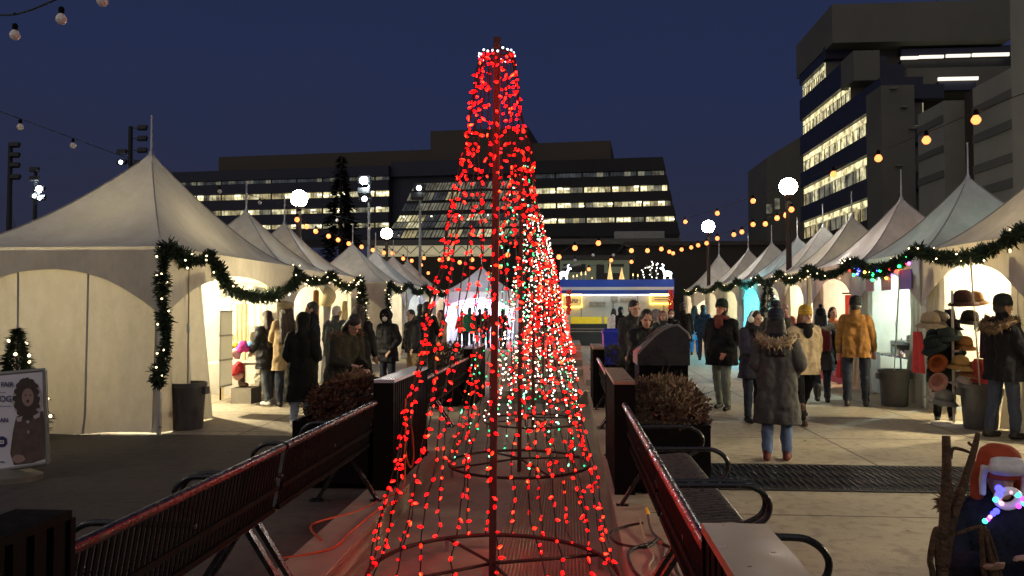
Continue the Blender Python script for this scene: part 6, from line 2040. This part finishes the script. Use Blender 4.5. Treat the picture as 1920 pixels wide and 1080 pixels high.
striped(XS2, y2b - 8, y2a, [(185, 200), (240, 256), (300, 316), (345, 362)], atX(1826, 165, XS2).z, 1860)
m = MB(); m.bbox(XS + 1.2, XS + 4, yb_ - .3, yb_ + 2.9, 0, atX(1800, 160, XS).z); m.build('recess_wall', M('brown recess', (.05, .04, .03), .7), sb_, world=True)
XS3 = 19.0
y3 = atX(1897, 200, XS3).y
m = MB(); m.bbox(XS3, XS3 + 12, y3 - 14, y3, 0, 22); 
nb2 = thing('near_tower', 'plain grey green wall of a taller building cut by the right edge of the picture', 'building', (XS3, y3, 0))
m.build('wall', STR, nb2, world=True)
m = MB(); m.bbox(XS3 - .2, XS3 + 12.2, y3 - 14.2, y3 + .2, 22.003, 22.5); m.build('coping', STRD, nb2, world=True)
# dim wing left of the terraced office
u0 = atY(1437, 300, 98); u1 = atY(1500, 420, 98)
lw = thing('rear_wing', 'dim rear wing left of the terraced office building', 'building', (u0.x, 98, 0))
m = MB(); m.prism([(u0.x, 98, 0), (u0.x, 98, atY(1437, 296, 98).z), (u1.x, 98, atY(1487, 258, 98).z), (u1.x + 3, 98, atY(1487, 258, 98).z), (u1.x + 3, 98, 0)], (0, 10, 0)); m.build('wall', OLV, lw, world=True)
for i, (a_, b_, c_, d_) in enumerate(((1437, 383, 1448, 400), (1453, 372, 1462, 392))):
    v0 = atY(a_, b_, 97.9); v1 = atY(c_, d_, 97.9)
    m = MB(); m.bbox(v0.x, v1.x, 97.9, 97.98, v1.z, v0.z); m.build('window', WIN[3], lw, world=True)

# ------------------------------------------------------------------ trees and dim backdrop
LEAFD = M('dark spruce needles', (.010, .012, .009), .95, var=.4, nscale=.8, spec=0)
def big_spruce(label, px, ytop, Y, r, n, seed):
    rg = random.Random(seed)
    top = atY(px, ytop, Y)
    t = thing('spruce_tree', label, 'tree', (top.x, Y, 0))
    m = MB(); m.tube([(0, 0, 0), (0, 0, top.z * .96)], [.35, .05], 8); m.build('trunk', M('bark', (.05, .035, .025)), t)
    m = MB(); h = top.z
    for _ in range(n):
        u = rg.random() ** .7
        z = h * (1 - u * .93)
        rr = (r * u + .12) * (.62 + .38 * abs(math.sin(z * 2.1 + rg.uniform(-.4, .4)))) * rg.uniform(.3, 1.05)
        a = rg.random() * 2 * PI
        p = Vector((rr * math.cos(a), rr * math.sin(a), z))
        d = Vector((math.cos(a), math.sin(a), rg.uniform(-.7, .1))).normalized()
        w = d.orthogonal().normalized() * .10
        m.add([p - w, p + w, p + d * rg.uniform(.35, .7)], [(0, 1, 2)])
    m.build('crown', LEAFD, t, fix=False)
big_spruce('tall dark spruce standing before the left wing of the dark office block', 640, 292, 70, 3.0, 3200, 3)


def bare_tree(label, px, ytop, Y, seed, spread=2.5):
    rg = random.Random(seed)
    top = atY(px, ytop, Y)
    t = thing('bare_tree', label, 'tree', (top.x, Y, 0), 0, 'bare winter trees at the left edge')
    m = MB(); m.tube([(0, 0, 0), (.05, 0, top.z * .5), (0, 0, top.z * .75)], [.2, .12, .06], 7); m.build('trunk', M('bark', (.05, .035, .025)), t)
    m = MB()
    for _ in range(46):
        z = top.z * rg.uniform(.35, .72); a = rg.random() * 2 * PI
        d = Vector((math.cos(a), math.sin(a), rg.uniform(.3, 1.3))).normalized()
        p = Vector((0, 0, z)); pts = [p]; L = spread * rg.uniform(.5, 1)
        for k in range(4):
            d = (d + Vector((rg.gauss(0, .2), rg.gauss(0, .2), rg.gauss(.1, .2)))).normalized(); p = p + d * L / 4; pts.append(p)
        m.tube(pts, [.05, .035, .025, .015, .008], 5)
        for k in range(3):
            q = pts[2 + k % 3]; e = (d + Vector((rg.gauss(0, .7), rg.gauss(0, .7), rg.gauss(.2, .4)))).normalized()
            m.tube([q, q + e * L * .3], [.014, .006], 4)
    m.build('crown', M('bare twigs', (.07, .045, .04), .9), t)
bare_tree('bare winter tree behind the left end of the large marquee', 12, 402, 48, 5)
bare_tree('smaller bare winter tree right of the first one', 42, 412, 52, 6, 2.0)
# ------------------------------------------------------------------ world
w = bpy.data.worlds.new('World'); SC.world = w
w.use_nodes = True
nt = w.node_tree; N = nt.nodes; L = nt.links
bg = N['Background']; wo = N['World Output']
sky = N.new('ShaderNodeTexSky'); sky.sky_type = 'NISHITA'; sky.sun_disc = False
sky.sun_elevation = R(-6.0); sky.sun_rotation = R(200); sky.altitude = 50; sky.air_density = 1.2; sky.dust_density = 2.0; sky.ozone_density = 2.0
L.new(sky.outputs[0], bg.inputs['Color']); bg.inputs['Strength'].default_value = .05
# night sky: deep blue overhead, town glow low down
tc = N.new('ShaderNodeTexCoord'); sep = N.new('ShaderNodeSeparateXYZ'); L.new(tc.outputs['Generated'], sep.inputs[0])
cr = N.new('ShaderNodeValToRGB')
cn = N.new('ShaderNodeTexNoise'); cn.inputs['Scale'].default_value = 2.2; cn.inputs['Detail'].default_value = 5
cm_ = N.new('ShaderNodeMapping'); cm_.inputs['Scale'].default_value = (1, 1, 3); L.new(tc.outputs['Generated'], cm_.inputs['Vector']); L.new(cm_.outputs[0], cn.inputs['Vector'])
c1_ = N.new('ShaderNodeMapRange'); c1_.inputs['From Min'].default_value = .3; c1_.inputs['From Max'].default_value = .7; c1_.inputs['To Min'].default_value = -.055; c1_.inputs['To Max'].default_value = .055
L.new(cn.outputs['Fac'], c1_.inputs['Value'])
c2_ = N.new('ShaderNodeMath'); c2_.operation = 'ADD'; L.new(sep.outputs['Z'], c2_.inputs[0]); L.new(c1_.outputs[0], c2_.inputs[1])
L.new(c2_.outputs[0], cr.inputs['Fac'])
e = cr.color_ramp.elements
e[0].position = 0.0; e[0].color = (.027, .028, .046, 1)
e[1].position = 1.0; e[1].color = (.010, .017, .050, 1)
a = e.new(.12); a.color = (.022, .025, .052, 1)
a = e.new(.28); a.color = (.017, .025, .068, 1)
b2 = N.new('ShaderNodeBackground'); b2.inputs['Strength'].default_value = .88
L.new(cr.outputs['Color'], b2.inputs['Color'])
ad = N.new('ShaderNodeAddShader'); L.new(bg.outputs[0], ad.inputs[0]); L.new(b2.outputs[0], ad.inputs[1]); L.new(ad.outputs[0], wo.inputs['Surface'])

# soft light of the town behind the camera and of the last dusk
sun_d = bpy.data.lights.new('dusk_light', 'SUN'); sun_d.energy = .48; sun_d.angle = R(110); sun_d.color = (1, .90, .78)
sun_o = bpy.data.objects.new('dusk_light', sun_d); COL.objects.link(sun_o)
sun_o.rotation_euler = Vector((.28, .62, -.74)).to_track_quat('-Z', 'Y').to_euler()
# ------------------------------------------------------------------ render settings
SC.view_settings.view_transform = 'Standard'; SC.view_settings.look = 'None'
SC.view_settings.exposure = 0.2; SC.view_settings.gamma = 1
SC.cycles.use_denoising = True
try: SC.cycles.denoiser = 'OPENIMAGEDENOISE'
except Exception: pass
SC.cycles.use_light_tree = True
SC.cycles.max_bounces = 6; SC.cycles.diffuse_bounces = 4; SC.cycles.glossy_bounces = 3; SC.cycles.transmission_bounces = 4
SC.cycles.sample_clamp_indirect = 4.0
SC.cycles.caustics_reflective = False; SC.cycles.caustics_refractive = False
for o in SC.objects:
    for k in ('arms_world', 'hm'):
        if k in o: del o[k]
